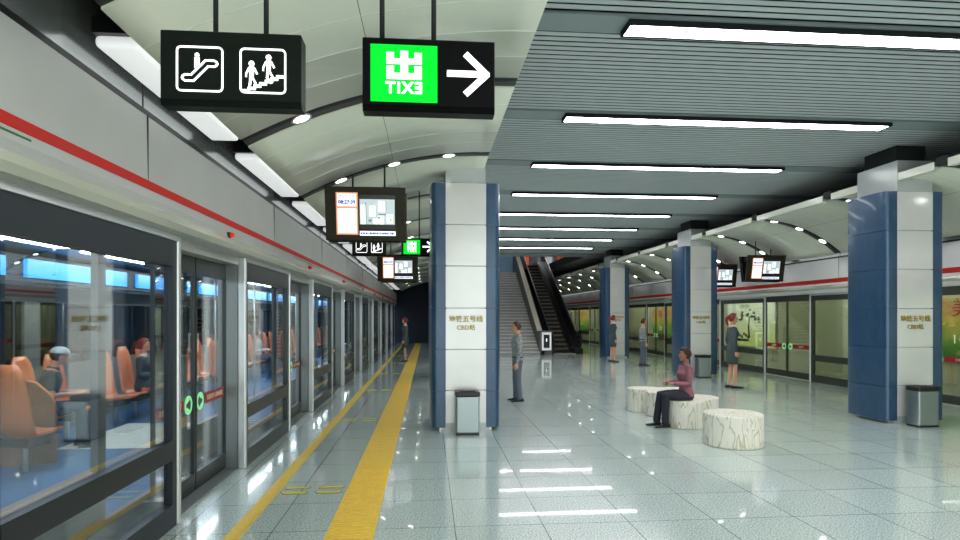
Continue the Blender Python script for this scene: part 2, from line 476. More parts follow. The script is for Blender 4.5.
# trough ends: dark hanger brackets between lamps are the ribs' feet
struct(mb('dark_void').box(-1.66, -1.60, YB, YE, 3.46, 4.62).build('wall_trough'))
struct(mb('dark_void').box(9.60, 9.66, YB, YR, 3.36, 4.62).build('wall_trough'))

# ------------------------------------------------------------------ ceiling strip lamps
def strip_lamp():
    t = empty('strip_lamp')
    b = mb('housing'); b.box(-2.38, 2.38, -.135, -.115, -.055, -.001); b.box(-2.38, 2.38, .115, .135, -.055, -.001)
    b.box(-2.40, -2.38, -.135, .135, -.055, -.001); b.box(2.38, 2.40, -.135, .135, -.055, -.001)
    b.build('housing', t)
    mb('lamp').box(-2.375, 2.375, -.112, .112, -.046, -.01).build('diffuser', t)
    return t
sl0 = None
for k in range(-4, 8):
    y = 5.64+2.62*k
    if sl0 is None: sl0 = t = strip_lamp()
    else: t = copy_tree(sl0)
    t.location = (4.29, y, CZ)
    if k < 0: lbl = 'long white strip lamp set in the slatted ceiling behind or above the camera, %s one' % ORD[k+4]
    else: lbl = 'long white strip lamp across the slatted ceiling, %s one from the top of the picture' % ORD[k]
    tag(t, lbl, 'ceiling light', 'strip lamps on the slatted ceiling')

# ------------------------------------------------------------------ screen windows and doors
def screen_window(x, n, y0, y1, num, nm, gl, frame, silver):
    ht = 2.375 if n > 0 else 2.29
    root = empty('window_%d' % num, (x, (y0+y1)/2, 0)); struct(root)
    h = (y1-y0)/2
    q = lambda t: n*t
    b = mb(frame)
    b.box(q(-.07), q(.0), -h+.06, h-.06, 0, .19); b.box(q(-.07), q(.0), -h+.06, h-.06, 2.16, ht)
    b.box(q(-.07), q(.0), -h+.06, -h+.14, .19, 2.16); b.box(q(-.07), q(.0), h-.14, h-.06, .19, 2.16)
    b.box(q(-.065), q(.005), -h+.14, h-.14, .56, .72)
    b.build('window_frame', root)
    s = mb(silver)
    s.box(q(-.07), q(.018), -h, -h+.06, 0, ht+.045, bev=.012); s.box(q(-.07), q(.018), h-.06, h, 0, ht+.045, bev=.012)
    s.box(q(-.07), q(.018), -h+.05, h-.05, ht, ht+.045)
    s.build('trim', root)
    mb(gl).box(q(-.045), q(-.035), -h+.14, h-.14, .19, .56).build('pane', root)
    mb(gl).box(q(-.045), q(-.035), -h+.14, h-.14, .72, 2.16).build('pane', root)
    return root
def arrow_sticker(root, x, n, y, z, d):
    # green ring with a triangle that points towards d (+y or -y)
    ri = mb('sticker_green'); seg = 24; r0, r1 = .062, .092
    P = lambda r, a, t: (x+n*t, y+r*math.cos(a), z+r*math.sin(a))
    for k in range(seg):
        a, b_ = 2*PI*k/seg, 2*PI*(k+1)/seg
        vs = [ri.bm.verts.new(P(r, aa, t)) for t in (.0, .004) for r, aa in ((r0, a), (r1, a), (r1, b_), (r0, b_))]
        ri._f(vs[:4]); ri._f(vs[4:][::-1])
        ri._f([vs[1], vs[5], vs[6], vs[2]]); ri._f([vs[0], vs[3], vs[7], vs[4]])
    for s in (1, -1):       # the flank of the disc beside the arrow
        vs = [(.0, .062*s), (d*-.045, .045*s), (d*-.02, .05*s)]
        f = [ri.bm.verts.new((x+n*.004, y+a, z+c)) for a, c in ((d*.055, .012*s), (d*.04, .05*s), (-d*.015, .062*s), (-d*.02, .045*s))]
        ri._f(f)
    o = ri.build('direction_sticker', root)
    t = mb('sticker_dark'); t.prism([(y-d*.035, z-.042), (y+d*.05, z), (y-d*.035, z+.042)], 'x', x, x+n*.006); t.build('arrow', o)
def screen_door(x, n, y0, y1, num, nm, gl, frame, words):
    root = empty('door_%d' % num, (x, (y0+y1)/2, 0)); struct(root)
    h = (y1-y0)/2
    for s in (-1, 1):
        a, c = (s*.012, s*(h-.003))
        lo, hi = min(a, c), max(a, c)
        b = mb(frame)
        b.box(-.02, .02, lo, hi, .02, .19); b.box(-.02, .02, lo, hi, 2.16, 2.33)
        cw, sw = (.036, .014) if n > 0 else (.022, .012)
        b.box(-.02, .02, s*.012, s*cw, .19, 2.16); b.box(-.02, .02, s*(h-sw), s*(h-.003), .19, 2.16)
        leaf = b.build('door_leaf', root)
        mb(gl).box(-.005, .005, min(s*cw, s*(h-sw)), max(s*cw, s*(h-sw)), .19, 2.16).build('glass', leaf)
        arrow_sticker(leaf, n*.006 if n > 0 else -.006, n, s*.15, .885, s)
        st = mb('sticker_red'); st.box(n*.0065, n*.010, s*.27, s*(h-.04), .84, .95)
        so = st.build('warning_strip', leaf)
        if words and h > .5:
            # lettering is read from the platform side
            w_ = text_mb(words, .058, 'letter_white', .002, False, T((n*.012, s*(.27+h-.04)/2, .893)) @ RZ(PI/2 if n > 0 else -PI/2))
            w_.build('strip_lettering', leaf)
    return root
num_w = num_d = 0
# LEFT: 2.3 m windows, 1.77 m door bays, doors set back .28
for k in range(-3, 8):
    y0 = 7.08+4.07*k; num_w += 1
    r = screen_window(XL, 1, y0, y0+2.28, num_w, 'left', 'glass_left', 'frame_dark' if k > -1 else 'frame_blue', 'steel')
    tag(r, 'tall glazed screen panel with a dark transom along the left platform edge')
    # return walls of the set-back door bay
    struct(mb('steel_speckle').box(XL-.29, XL-.072, y0, y0+.05, 0, 2.42).build('wall_return'))
    rw = struct(mb('frame_dark').box(XL-.29, XL-.27, y0+2.25, y0+2.28, 0, .19).build('wall_return')); rb = mb('frame_dark'); rb.box(XL-.27, XL-.072, y0+2.24, y0+2.28, 0, .19); rb.box(XL-.27, XL-.072, y0+2.24, y0+2.28, 2.16, 2.42); rb.build('rail', rw)
    if y0+4.07 < YE:
        num_d += 1
        r = screen_door(XL-.22, 1, y0+2.281, y0+4.069, num_d, 'left', 'glass_left', 'frame_dark', '注意安全 请勿倚靠')
        tag(r, 'pair of glass sliding screen doors with green arrows on the left')
        mb('threshold')
        th = mb('threshold').box(XL-.25, XL-.06, y0+2.29, y0+4.06, 0, .012)
        for q in range(9): th.box(XL-.24+q*.02, XL-.233+q*.02, y0+2.3, y0+4.05, .012, .017)
        struct(th.build('trim_threshold'))
        struct(mb('fascia').box(XL-.29, XL-.06, y0+2.28, y0+4.07, 2.335, 2.42).build('trim_header'))
        # red warning lamp on the fascia over the door
        a = empty('alarm_lamp', (XL+.115, y0+3.18, 2.56))
        mb('black').tube([(-.02, 0, 0), (.02, 0, 0)], .03, 12).build('base', a)
        mb('alarm_red').ell((.03, 0, 0), (.03, .026, .026), 12, 8).build('lens', a)
        tag(a, 'small red alarm lamp on the left fascia over the %s screen door' % ORD[k+3], 'alarm lamp', 'red alarm lamps on the left fascia')
        if k % 2 == 0:
            g = empty('route_strip', (XL+.095, y0+3.18, 2.635))
            mb('thin_green').box(0, .006, -1.1, 1.1, -.006, .006).build('line', g)
            mb('thin_green').box(0, .006, -.012, .012, -.06, .0).build('pointer', g)
            tag(g, 'thin green route line on the left fascia over the %s screen door' % ORD[k+3], 'sign', 'green route lines')
# RIGHT: 2.85 m windows, 2.12 m doors, flush
for k in range(-4, 9):
    y0 = 17.4+4.97*k
    num_w += 1
    r = screen_window(XR, -1, y0, y0+2.85, num_w, 'right', 'glass_right', 'frame_olive', 'steel')
    tag(r, 'tall glazed screen panel with an olive grey frame along the right platform edge')
    num_d += 1
    r = screen_door(XR+.04, -1, y0+2.851, y0+4.969, num_d, 'right', 'glass_right', 'frame_olive', '注意安全')
    tag(r, 'pair of glass sliding screen doors with green arrows on the right')

# ------------------------------------------------------------------ shell round the tracks
struct(mb('concrete_dark').box(-6.5, -6.4, YB, YE+.5, -1.3, 4.7).build('wall_left_tunnel'))
struct(mb('concrete_dark').box(-6.4, -2.17, YB, YE+.5, 4.0, 4.1).build('ceiling'))
struct(mb('tunnel_wall').box(13.0, 13.1, YB, YR, -1.3, 4.7).build('wall_right_tunnel'), 'pale olive tunnel wall behind the right glass')
struct(mb('tunnel_wall').box(10.27, 13.0, YB, YR, 3.9, 4.0).build('ceiling'))
struct(mb('end_wall').box(-6.4, 1.9, YE, YE+.2, 0, 4.62).build('wall_end'), 'dark blue wall closing the far left end')
struct(mb('end_wall').box(7.2, 7.3, 37.8, YR, 0, 4.75).build('wall_stairwell'))  # wall added to keep world light out of the right glass reflections
struct(mb('end_wall').box(1.9, 7.3, 38.0, 38.1, 0, 4.74).build('wall_stairwell'))  # added to close the gap behind the stairs against world light
struct(mb('end_wall').box(7.2, 13.1, YR, YR+.2, -1.3, 4.7).build('wall_end'))
# unseen tubes in the right tunnel, put in to brighten the wall there
b0 = None
for k in range(9):
    if b0 is None:
        b0 = t = empty('tunnel_lamp'); mb('steel').box(-.06, .06, -1.0, 1.0, 0, .06).build('housing', t); mb('tunnel_lamp').box(-.05, .05, -1.2, 1.2, -.03, .0).build('tube', t)
    else: t = copy_tree(b0)
    t.location = (11.2, 4+6.2*k, 3.84); tag(t, 'tube lamp high behind the right glass, %s from the near end' % ORD[k], 'lamp', 'tube lamps over the right track')
# light-box pictures on the right tunnel wall
def picture(yc, w_, z0, z1, kind, label):
    g = empty('light_box_poster', (12.94, yc, 0)); tag(g, label, 'poster', 'light box posters behind the right glass')
    mb('steel').box(-.02, .05, -w_/2-.06, w_/2+.06, z0-.06, z1+.06).build('frame', g)
    m = bpy.data.materials.new('poster_'+kind); m.use_nodes = True; nt = m.node_tree; p = nt.nodes['Principled BSDF']
    tc = nt.nodes.new('ShaderNodeTexCoord'); sp = nt.nodes.new('ShaderNodeSeparateXYZ'); nt.links.new(tc.outputs['Generated'], sp.inputs[0])
    n = nt.nodes.new('ShaderNodeTexNoise'); n.inputs['Scale'].default_value = 4.5; n.inputs['Detail'].default_value = 5; nt.links.new(tc.outputs['Generated'], n.inputs[0])
    ad = nt.nodes.new('ShaderNodeMath'); ad.operation = 'MULTIPLY_ADD'; ad.inputs[1].default_value = .5; ad.inputs[2].default_value = -.25
    nt.links.new(n.outputs[0], ad.inputs[0]); a2 = nt.nodes.new('ShaderNodeMath'); a2.operation = 'ADD'
    nt.links.new(sp.outputs[2], a2.inputs[0]); nt.links.new(ad.outputs[0], a2.inputs[1])
    cr = nt.nodes.new('ShaderNodeValToRGB'); el = cr.color_ramp.elements
    st = {'garden': [(0, (176, 192, 120)), (.3, (196, 208, 156)), (.6, (206, 218, 204)), (1, (216, 224, 218))],
          'field': [(0, (44, 100, 44)), (.3, (104, 142, 60)), (.55, (180, 164, 84)), (.75, (186, 130, 90)), (1, (176, 190, 140))]}[kind]
    el[0].position = 0; el[0].color = srgb(*st[0][1]); el[1].position = 1; el[1].color = srgb(*st[-1][1])
    for ps, c in st[1:-1]: e = el.new(ps); e.color = srgb(*c)
    nt.links.new(a2.outputs[0], cr.inputs[0]); nt.links.new(cr.outputs[0], p.inputs['Base Color']); nt.links.new(cr.outputs[0], p.inputs['Emission Color'])
    p.inputs['Emission Strength'].default_value = .45
    M['poster_'+kind] = m
    f = mb('poster_'+kind).box(-.035, -.02, -w_/2, w_/2, z0, z1).build('picture', g)
    if kind == 'garden':
        mat('ink', (58, 70, 58), .6)
        bb = mb('ink'); rnd = random.Random(3)
        for c in range(26):
            bb.ell((-.037, w_*(-.02+rnd.uniform(-.2, .24)), z0+(z1-z0)*(.64+rnd.gauss(0, .05))), (.004, rnd.uniform(.05, .13), rnd.uniform(.02, .07)), 8, 5)
        bb.tube([(-.037, -.0, z0+.35), (-.037, .06, z0+.8), (-.037, .0, z0+1.2)], [.05, .035, .03], 6)
        bb.box(-.04, -.036, .05, w_*.4, z0+.2, z0+.3)
        for c in range(7): bb.ell((-.037, .1+c*.16, z0+.38+.06*(c % 3)), (.004, .08, .07), 8, 5)
        bb.build('painted_tree', g)
        text_mb('园林景观', .17, 'ink', .002, False, T((-.037, w_*.1, z1-.22)) @ RZ(-PI/2)).build('lettering', g)
    else:
        text_mb('美', .5, 'stripe_red', .002, False, T((-.037, w_*.16, z0+1.2)) @ RZ(-PI/2)).build('lettering', g)
        text_mb('I O', .3, 'screen_white', .002, False, T((-.037, w_*.16, z0+.45)) @ RZ(-PI/2)).build('lettering', g)
picture(13.05, 3.0, .72, 2.4, 'field', 'green and yellow light box picture behind the right glass beside the nearest column')
picture(23.15, 3.5, .52, 2.36, 'garden', 'pale light box picture of a dark tree behind the red haired woman')
picture(31.9, 3.4, .6, 2.4, 'field', 'orange and green light box picture left of the second right column')
picture(49.0, 3.4, .6, 2.4, 'field', 'far small orange and green light box picture beside the escalator foot')

# ------------------------------------------------------------------ train behind the left screens
tr = empty('train_car', (-2.8, 3, 0)); tag(tr, 'metro train with orange seats and blue floor behind the left glass screens', 'train')
TY0, TY1 = -1.0, 38.0
def tb(b, name, par=None): 
    b.xf(T((2.8, -3, 0))); return b.build(name, par or tr)
tb(mb('train_floor').box(-5.7, -2.75, TY0, TY1, -.06, -.0), 'floor')
vp = mb('train_floor_pale')  # pale patch laid on the blue floor
vp.box(-4.85, -3.6, 8.3, 10.2, .0, .006)
tb(vp, 'door_mat')
b = mb('train_wall'); b.box(-5.75, -5.7, TY0, TY1, -.06, 1.0); b.box(-5.75, -5.7, TY0, TY1, 1.95, 2.6)
for k in range(0, 20): b.box(-5.75, -5.68, TY0+2*k, TY0+2*k+.35, 1.0, 1.95)
tb(b, 'far_wall')
tb(mb('glass_dark').box(-5.73, -5.72, TY0, TY1, 1.0, 1.95), 'far_windows')
b = mb('train_wall')
for k in range(-2, 8):
    yd0, yd1 = 7.08+4.07*k-1.7, 7.08+4.07*k-.08
    b.box(-2.8, -2.74, yd0-.12, yd0, 0, 2.3); b.box(-2.8, -2.74, yd1, yd1+.12, 0, 2.3)
    b.box(-2.8, -2.74, yd1+.12, yd1+2.33, 0, .45)
b.box(-2.85, -2.72, TY0, TY1, 2.3, 2.62)
tb(b, 'near_wall')
tb(mb('train_wall').box(-5.75, -2.72, TY0, TY1, 2.62, 2.68), 'ceiling_panel')
b = mb('train_lamp')
for k in range(13): b.box(-4.6, -4.4, TY0+.4+3*k, TY0+2.9+3*k, 2.59, 2.62)
tb(b, 'ceiling_lamp')
b = mb('train_blue_light')
for k in range(13): b.box(-5.25, -5.2, TY0+.3+3.0*k, TY0+2.9+3.0*k, 2.26, 2.5)
tb(b, 'blue_display_band')
b = mb('train_dark'); b.box(-5.7, -5.25, TY0, TY1, 2.2, 2.55); tb(b, 'luggage_shelf')
def seat(parent):
    # moulded shell facing +x
    rows = []
    for i in range(13):
        t = i/12
        if t < .35: u = t/.35; x = .46-.36*u; z = .45-.03*math.sin(u*PI/2); wd = .21
        else:
            u = (t-.35)/.65; x = .10-.13*u; z = .42+.80*u; wd = .22*(1-.08*u) if u < .7 else .205*math.sqrt(max(.08, 1-((u-.7)/.3)**2*.75))
        rows.append((x, z, wd))
    b = mb('seat_orange')
    front = []; back = []
    for i, (x, z, wd) in enumerate(rows):
        fr = [(x+.03*(s*s), s*wd, z+(.025*s*s if i < 5 else 0)) for s in (-1, -.6, 0, .6, 1)]
        bk = [(p[0]-(.03 if i >= 5 else .0), p[1], p[2]-(.035 if i < 5 else 0)) for p in fr]
        front.append(fr); back.append(bk)
    rings = [f+bk[::-1] for f, bk in zip(front, back)]
    b.loft(rings, True, True)
    o = b.build('seat', parent)
    mb('seat_dark').box(.04, .36, -.19, .19, .30, .40, bev=.02).build('seat_frame', o)
    mb('steel').tube([(.2, 0, .003), (.2, 0, .32)], .03, 8).build('pedestal', o)
    return o
seat0 = seat(tr)
first = True
for y in [4.4, 5.2, 7.6, 8.25, 8.9, 10.2, 10.85, 11.5]+[12.6+.8*k for k in range(25)]:
    if any(abs(y-(7.08+4.07*k-.9)) < .3 for k in range(9)) and y > 9.5 and False: continue
    s = seat0 if first else copy_tree(seat0, tr)
    first = False
    s.location = (-5.25+2.8, y-3, 0)
# near-side seat backs and divider
for y in (6.95, 13.4, 14.0, 19.6):
    s = copy_tree(seat0, tr); s.location = (-4.55+2.8, y-3, 0); s.rotation_euler = (0, 0, PI*.42)
def divider(y):
    P = [(-.34, .0), (.36, .0), (.36, .62), (.3, .8), (.16, .95), (.02, 1.0), (-.1, .9), (-.22, .62), (-.3, .3)]
    b = mb('seat_brown'); b.prism([(a, z) for a, z in P], 'y', -.02, .02); o = b.build('seat_divider', tr); o.location = (-4.75+2.8, y-3, 0.0); o.rotation_euler = (0, 0, .35)
    rim = mb('seat_orange').tube([(a, 0, z) for a, z in P[2:]], .02, 6).build('rim', o)
divider(7.45)
b = mb('steel')
for y in (5.5, 7.3, 9.6, 11.0, 13.4, 15.4, 17.5): b.tube([(-3.75, y, 0), (-3.75, y, 2.62)], .018, 8)
b.tube([(-3.75, TY0, 2.05), (-3.75, TY1, 2.05)], .016, 8)
tb(b, 'grab_pole')

# ------------------------------------------------------------------ floor markings
mk = mb('yellow').box(-1.6, -1.475, YB, YE-.3, .0, .004).build('yellow_line'); tag(mk, 'thin yellow safety line along the left screens', 'floor marking')
b = mb('yellow'); b.box(-.815, -.43, YB, YE-.3, 0, .003)
y = 1.5
while y < 16:
    if y < 7: b.box(-.80, -.445, y, y+.025, .003, .007)
    else: b.box(-.80, -.445, y, y+.04, .003, .006)
    y += .055 if y < 7 else .1
tag(b.build('tactile_strip'), 'wide yellow ridged tactile strip along the left platform', 'tactile paving')
def foot_mark():
    t = empty('footprint_mark')
    for s in (-1, 1):
        pts = [(-.17+.03*(s > 0), s*.035), (-.13, s*.075+.0), (-.05, s*.085), (.05, s*.075), (.14, s*.08), (.165, s*.06), (.14, s*.042), (.02, s*.045), (-.08, s*.038)]
        mb('mark_edge').prism([(a*1.06, c+ (c-s*.06)*.25) for a, c in pts], 'z', .0, .0022).build('outline', t)
        mb('mark_yellow').prism([(a*.98, c) for a, c in pts], 'z', .0022, .004).build('footprint', t)
    return t
fm0 = None
for k in range(-1, 8):
    for j, x in enumerate((-1.17, -.97+.03)):
        y = 6.15+4.07*k
        if y > 30: continue
        if fm0 is None: fm0 = t = foot_mark()
        else: t = copy_tree(fm0)
        t.location = (-1.32 if j == 0 else -.985, y, 0)
        t.scale = (.8, 1.5, 1)
        tag(t, 'yellow footprint mark before the %s left door, %s the tactile strip' % (ORD[k+2], ['away from', 'beside'][j]), 'floor marking', 'yellow footprint marks')

# ------------------------------------------------------------------ columns
def column():
    t = empty('column')
    W, D = .31, .46          # half width x, half depth y ; origin at column centre
    mb('column_grey').box(-.36, .36, -.44, .44, 0, .115).build('plinth', t)
    core = mb('column_grey').box(-W+.004, W-.004, -D+.004, D-.004, 3.78, 4.28); core.box(-W+.02, W-.02, -D+.02, D-.02, .115, 3.78)
    core.build('core', t)
    mb('void').box(-W+.05, W-.05, -D+.09, D-.12, 4.28, CZ-.004).build('capital', t)
    zs = [.115, .62, 1.24, 1.87, 2.51, 3.14, 3.78]
    for s in (-1, 1):
        for a, c in zip(zs, zs[1:]):
            y0, y1 = (-D-.004, -D+.02) if s < 0 else (D-.02, D+.004)
            mb('column_white').box(-W+.001, W-.001, y0, y1, a+.006, c-.006, bev=.003, seg=1).build('white_panel', t)
    for s in (-1, 1):
        arc = [(s*(W+.15+.09*math.cos(q*PI/24)**.7), (D-.005)*math.sin(q*PI/24)) for q in range(-11, 12)]
        poly = [(s*(W+.001), -D), (s*(W+.14), -D)]+arc+[(s*(W+.14), D), (s*(W+.001), D)]
        zb = [.05, .60, 1.24, 1.87, 2.51, 3.14, 3.78]
        for a, c in zip(zb, zb[1:]):
            b = mb('column_blue').prism(poly, 'z', a+.003, c-.003)
            for f in b.bm.faces: f.smooth = abs(f.calc_center_median().x) > W+.146 and len(f.verts) == 4
            for e in b.bm.edges: e.smooth = abs(e.verts[0].co.z-e.verts[1].co.z) > .01
            b.build('blue_cladding', t)
        mb('seam').prism([(s*(W+.002), -D+.006), (s*(W+.13), -D+.006), (s*(W+.155), -D+.07), (s*(W+.19), 0), (s*(W+.155), D-.07), (s*(W+.13), D-.006), (s*(W+.002), D-.006)], 'z', .08, 3.76).build('shell_core', t)
        for q in (-1, 1): mb('steel').box(s*(W+.03), s*(W+.09), q*(D-.08), q*(D-.14), 0, .08).build('foot', t)
    for q, rz in ((-1, 0), (1, PI)):
        m = RZ(rz) @ T((0, -D-.008, 1.70)); text_mb('地铁五号线', .105, 'gold', .012, False, m, .0022).build('gold_lettering', t)
        m = RZ(rz) @ T((0, -D-.008, 1.57)); text_mb('CBD站', .095, 'gold', .012, False, m, .0015).build('gold_lettering', t)
    return t
c0 = None
for side, x, ks, nm in (('left', .575, range(0, 4), ''), ('right', 7.90, range(0, 3), '')):
    for k in ks:
        if c0 is None: c0 = t = column()
        else: t = copy_tree(c0)
        t.location = (x, COLY+.46+7.7*k, 0)
        if side == 'left': lbl = ['blue and white clad column with a waste bin at its foot beside the yellow strip', 'blue and white column hidden straight behind the nearest left one', 'blue and white column, third of the left row', 'blue and white column, last of the left row'][k]
        else: lbl = ['large blue and white clad column nearest at the right edge', 'blue and white column behind the woman seated on the stone bench', 'blue and white column behind the far red haired woman near the escalator', 'blue and white column, fourth of the right row beyond the escalator', 'blue and white column, fifth of the right row'][k]
        tag(t, lbl, 'column', 'station columns')

# ------------------------------------------------------------------ waste bins
def bin_():
    t = empty('waste_bin')
    b = mb('bin_steel'); b.box(-.175, .175, -.125, .125, .02, .575, bev=.028, seg=4)
    for f in b.bm.faces: f.smooth = False
    b.build('body', t)
    l = mb('bin_lid'); l.box(-.182, .182, -.132, .132, .565, .635, bev=.014, seg=2); l.box(-.11, .11, -.05, .05, .635, .645, bev=.004, seg=1); l.build('lid', t)
    mb('bin_lid').box(-.17, .17, -.12, .12, 0, .025).build('base', t)
    return t
b0 = bin_(); b0.location = (.58, 8.89, 0); tag(b0, 'steel waste bin with black lid at the foot of the left column', 'bin', 'waste bins')
b1 = copy_tree(b0); b1.location = (7.83, 8.89, 0); tag(b1, 'steel waste bin with black lid at the foot of the nearest right column', 'bin')
b2 = copy_tree(b0); b2.location = (7.82, 16.52, 0); tag(b2, 'steel waste bin by the column behind the seated woman', 'bin')

# ------------------------------------------------------------------ marble seats
def stone(lobes, h, label, cx, cy):
    def rad(a):
        d = Vector((math.cos(a), math.sin(a))); best = 0
        for (x, y, r) in lobes:
            p = Vector((x, y)); bb = p.dot(d); disc = bb*bb-p.dot(p)+r*r
            if disc >= 0: best = max(best, bb+math.sqrt(disc))
        return best
    n = 64
    R = [rad(2*PI*k/n) for k in range(n)]
    rings = []
    for off, z in ((0.012, 0), (0, .012), (0, h-.018), (.006, h-.005), (.02, h)):
        rings.append([((R[k]-off)*math.cos(2*PI*k/n), (R[k]-off)*math.sin(2*PI*k/n), z) for k in range(n)])
    o = mb('marble').loft(rings).build('stone_seat', None, (cx, cy, 0))
    for f in o.data.polygons: f.use_smooth = len(f.vertices) == 4 and False
    tag(o, label, 'stone seat', 'marble seats'); return o
stone([(0, 0, .388)], .43, 'round white marble seat with brown veins, nearest of the seats', 4.15, 7.87)
stone([(-.24, -.2, .28), (.2, .2, .28), (0, 0, .26)], .42, 'double lobed white marble seat under the seated woman', 4.30, 9.38)
stone([(-.2, .26, .30), (-.06, -.26, .28), (.3, .1, .28)], .42, 'lobed white marble seat farthest back behind the seated woman', 4.18, 10.55)

# ------------------------------------------------------------------ hanging signs
def icon_frame(b, cx, cz, s, y):
    r = s/2; w_ = .007; n = 5; rc = .02
    outer = []; inner = []
    for q, (sx, sz) in enumerate(((1, 1), (-1, 1), (-1, -1), (1, -1))):
        for i in range(n+1):
            a = q*PI/2+i*PI/2/n
            outer.append((cx+sx*(r-rc)+rc*math.cos(a), cz+sz*(r-rc)+rc*math.sin(a)))
            inner.append((cx+sx*(r-rc)+(rc-w_)*math.cos(a), cz+sz*(r-rc)+(rc-w_)*math.sin(a)))
    m = len(outer)
    O = [b.bm.verts.new((x, y, z)) for x, z in outer]; I = [b.bm.verts.new((x, y, z)) for x, z in inner]
    O2 = [b.bm.verts.new((x, y+.004, z)) for x, z in outer]; I2 = [b.bm.verts.new((x, y+.004, z)) for x, z in inner]
    for i in range(m):
        j = (i+1) % m
        b._f([O[i], O[j], I[j], I[i]]); b._f([O[i], O2[i], O2[j], O[j]]); b._f([I[i], I[j], I2[j], I2[i]])
def strokes(b, pts, r, y):
    # flat stroke with thickness lying in the xz plane
    for (x0, z0), (x1, z1) in zip(pts, pts[1:]):
        d = Vector((x1-x0, z1-z0)); L_ = d.length; d.normalize(); nn = Vector((-d.y, d.x))*r; e = d*r*.6
        poly = [(x0+nn.x-e.x, z0+nn.y-e.y), (x0-nn.x-e.x, z0-nn.y-e.y), (x1-nn.x+e.x, z1-nn.y+e.y), (x1+nn.x+e.x, z1+nn.y+e.y)]
        b.prism(poly, 'y', y, y+.004)
def disc(b, cx, cz, r, y, n=14): b.prism([(cx+r*math.cos(2*PI*k/n), cz+r*math.sin(2*PI*k/n)) for k in range(n)], 'y', y, y+.004)
def sign_box(t, wd, h, dp, rods, top, material='sign_body'):
    b = mb(material); b.box(-wd/2, wd/2, 0, dp, .008, h, bev=.004, seg=1)
    b.prism([(0.0, 0.008), (dp, 0.008), (dp-.015, -.012), (.015, -.012)], 'x', -wd/2, wd/2); b.build('housing', t)
    for rx in rods: mb('rib').tube([(rx, dp/2, h-.01), (rx, dp/2, top)], .011, 8).build('hanger_rod', t)
def stair_sign():
    t = empty('stair_sign')
    sign_box(t, .574, .30, .10, (-.08, .13), 1.4)
    f = mb('sign_white'); yy = -.004
    icon_frame(f, -.145, .155, .19, yy)
    # escalator : slanted double rail with round ends and rider
    u = [(-.215, .118), (-.19, .118), (-.125, .185), (-.085, .185)]
    v = [(-.215, .096), (-.175, .096), (-.108, .165), (-.085, .165)]
    def off(p): return [(a, c) for a, c in p]
    path = [(-.214, .126), (-.186, .126), (-.118, .194), (-.078, .194), (-.066, .188), (-.062, .180), (-.068, .170), (-.078, .166), (-.106, .166), (-.174, .098), (-.214, .098), (-.224, .104), (-.228, .112), (-.224, .121), (-.214, .126)]
    path = [(-.145+(a+.145)*.86, .150+(z-.148)*.9) for a, z in path]; strokes(f, path, .0036, yy)
    disc(f, -.156, .213, .009, yy); f.prism([(-.166, .203), (-.146, .203), (-.146, .172), (-.166, .158)], 'y', yy, yy+.004)
    f.xf(T((.018, 0, -.016))).build('escalator_icon', t)
    f = mb('sign_white'); icon_frame(f, .115, .155, .19, yy)
    st = [(.026, .066)]
    for i in range(7):
        st.append((.026+i*.0255, .066+i*.0115+.0)); st.append((.026+i*.0255, .066+(i+1)*.0115)) 
    for i in range(7):
        f.box(.03+i*.0232, .03+(i+1)*.0232+.008, yy, yy+.004, .064+i*.0105, .064+i*.0105+.012)
    for (cx, base, s_) in ((.068, .080, 1), (.138, .108, -1)):
        disc(f, cx, base+.105, .0115, yy)
        f.prism([(cx-.010, base+.092), (cx+.010, base+.092), (cx+.008, base+.042), (cx-.008, base+.042)], 'y', yy, yy+.004)
        strokes(f, [(cx-.004, base+.044), (cx-.006, base+.02), (cx-.010*s_, base-.002)], .0042, yy)
        strokes(f, [(cx+.005, base+.044), (cx+.016, base+.024), (cx+.014, base+.002)], .0042, yy)
        strokes(f, [(cx-.011, base+.086), (cx-.022, base+.062), (cx-.022, base+.05)], .003, yy)
        strokes(f, [(cx+.011, base+.086), (cx+.022, base+.064)], .004, yy)
    f.xf(T((.015, 0, -.016))).build('stairs_icon', t)
    return t
def exit_sign():
    t = empty('exit_sign')
    sign_box(t, .57, .30, .10, (-.205, .02), 1.4, 'sign_black')
    yy = -.003
    mb('sign_green').box(-.25, .035, yy, 0, .025, .27).build('green_panel', t)
    f = mb('sign_white'); y2 = -.006; c = -.1
    def bx(x0, x1, z0, z1): f.box(x0, x1, y2, yy, z0, z1)
    c = -.107; bx(c-.075, c+.075, .122, .148); bx(c-.016, c+.016, .122, .243)
    bx(c-.075, c-.044, .150, .178); bx(c+.044, c+.075, .150, .178)
    bx(c-.075, c+.075, .187, .210); bx(c-.075, c-.044, .210, .236); bx(c+.044, c+.075, .210, .236)
    f.build('exit_character', t)
    text_mb('EXIT', .068, 'sign_white', .003, True, T((c, -.0045, .083)), .0019).build('exit_lettering', t)
    a = mb('sign_white'); strokes(a, [(.085, .155), (.235, .155)], .0135, yy); strokes(a, [(.162, .236), (.248, .155)], .0135, yy); strokes(a, [(.162, .072), (.248, .153)], .0135, yy)
    a.build('arrow', t)
    return t
s1 = stair_sign(); s1.location = (-.823, 2.60, 2.643); tag(s1, 'large black hanging sign with escalator and stairs pictograms, upper left', 'sign', 'stair and escalator signs')
e1 = exit_sign(); e1.location = (.005, 2.60, 2.645); tag(e1, 'large hanging exit sign with green panel and white arrow', 'sign', 'exit signs')
s2 = copy_tree(s1); s2.location = (-1.0, 10.35, 2.785); tag(s2, 'small far stair sign hanging under the nearest monitor', 'sign')
e2 = copy_tree(e1); e2.location = (-.17, 10.35, 2.785); tag(e2, 'small far green exit sign beside the left column', 'sign')
for t in (s1, e1, s2, e2): pass

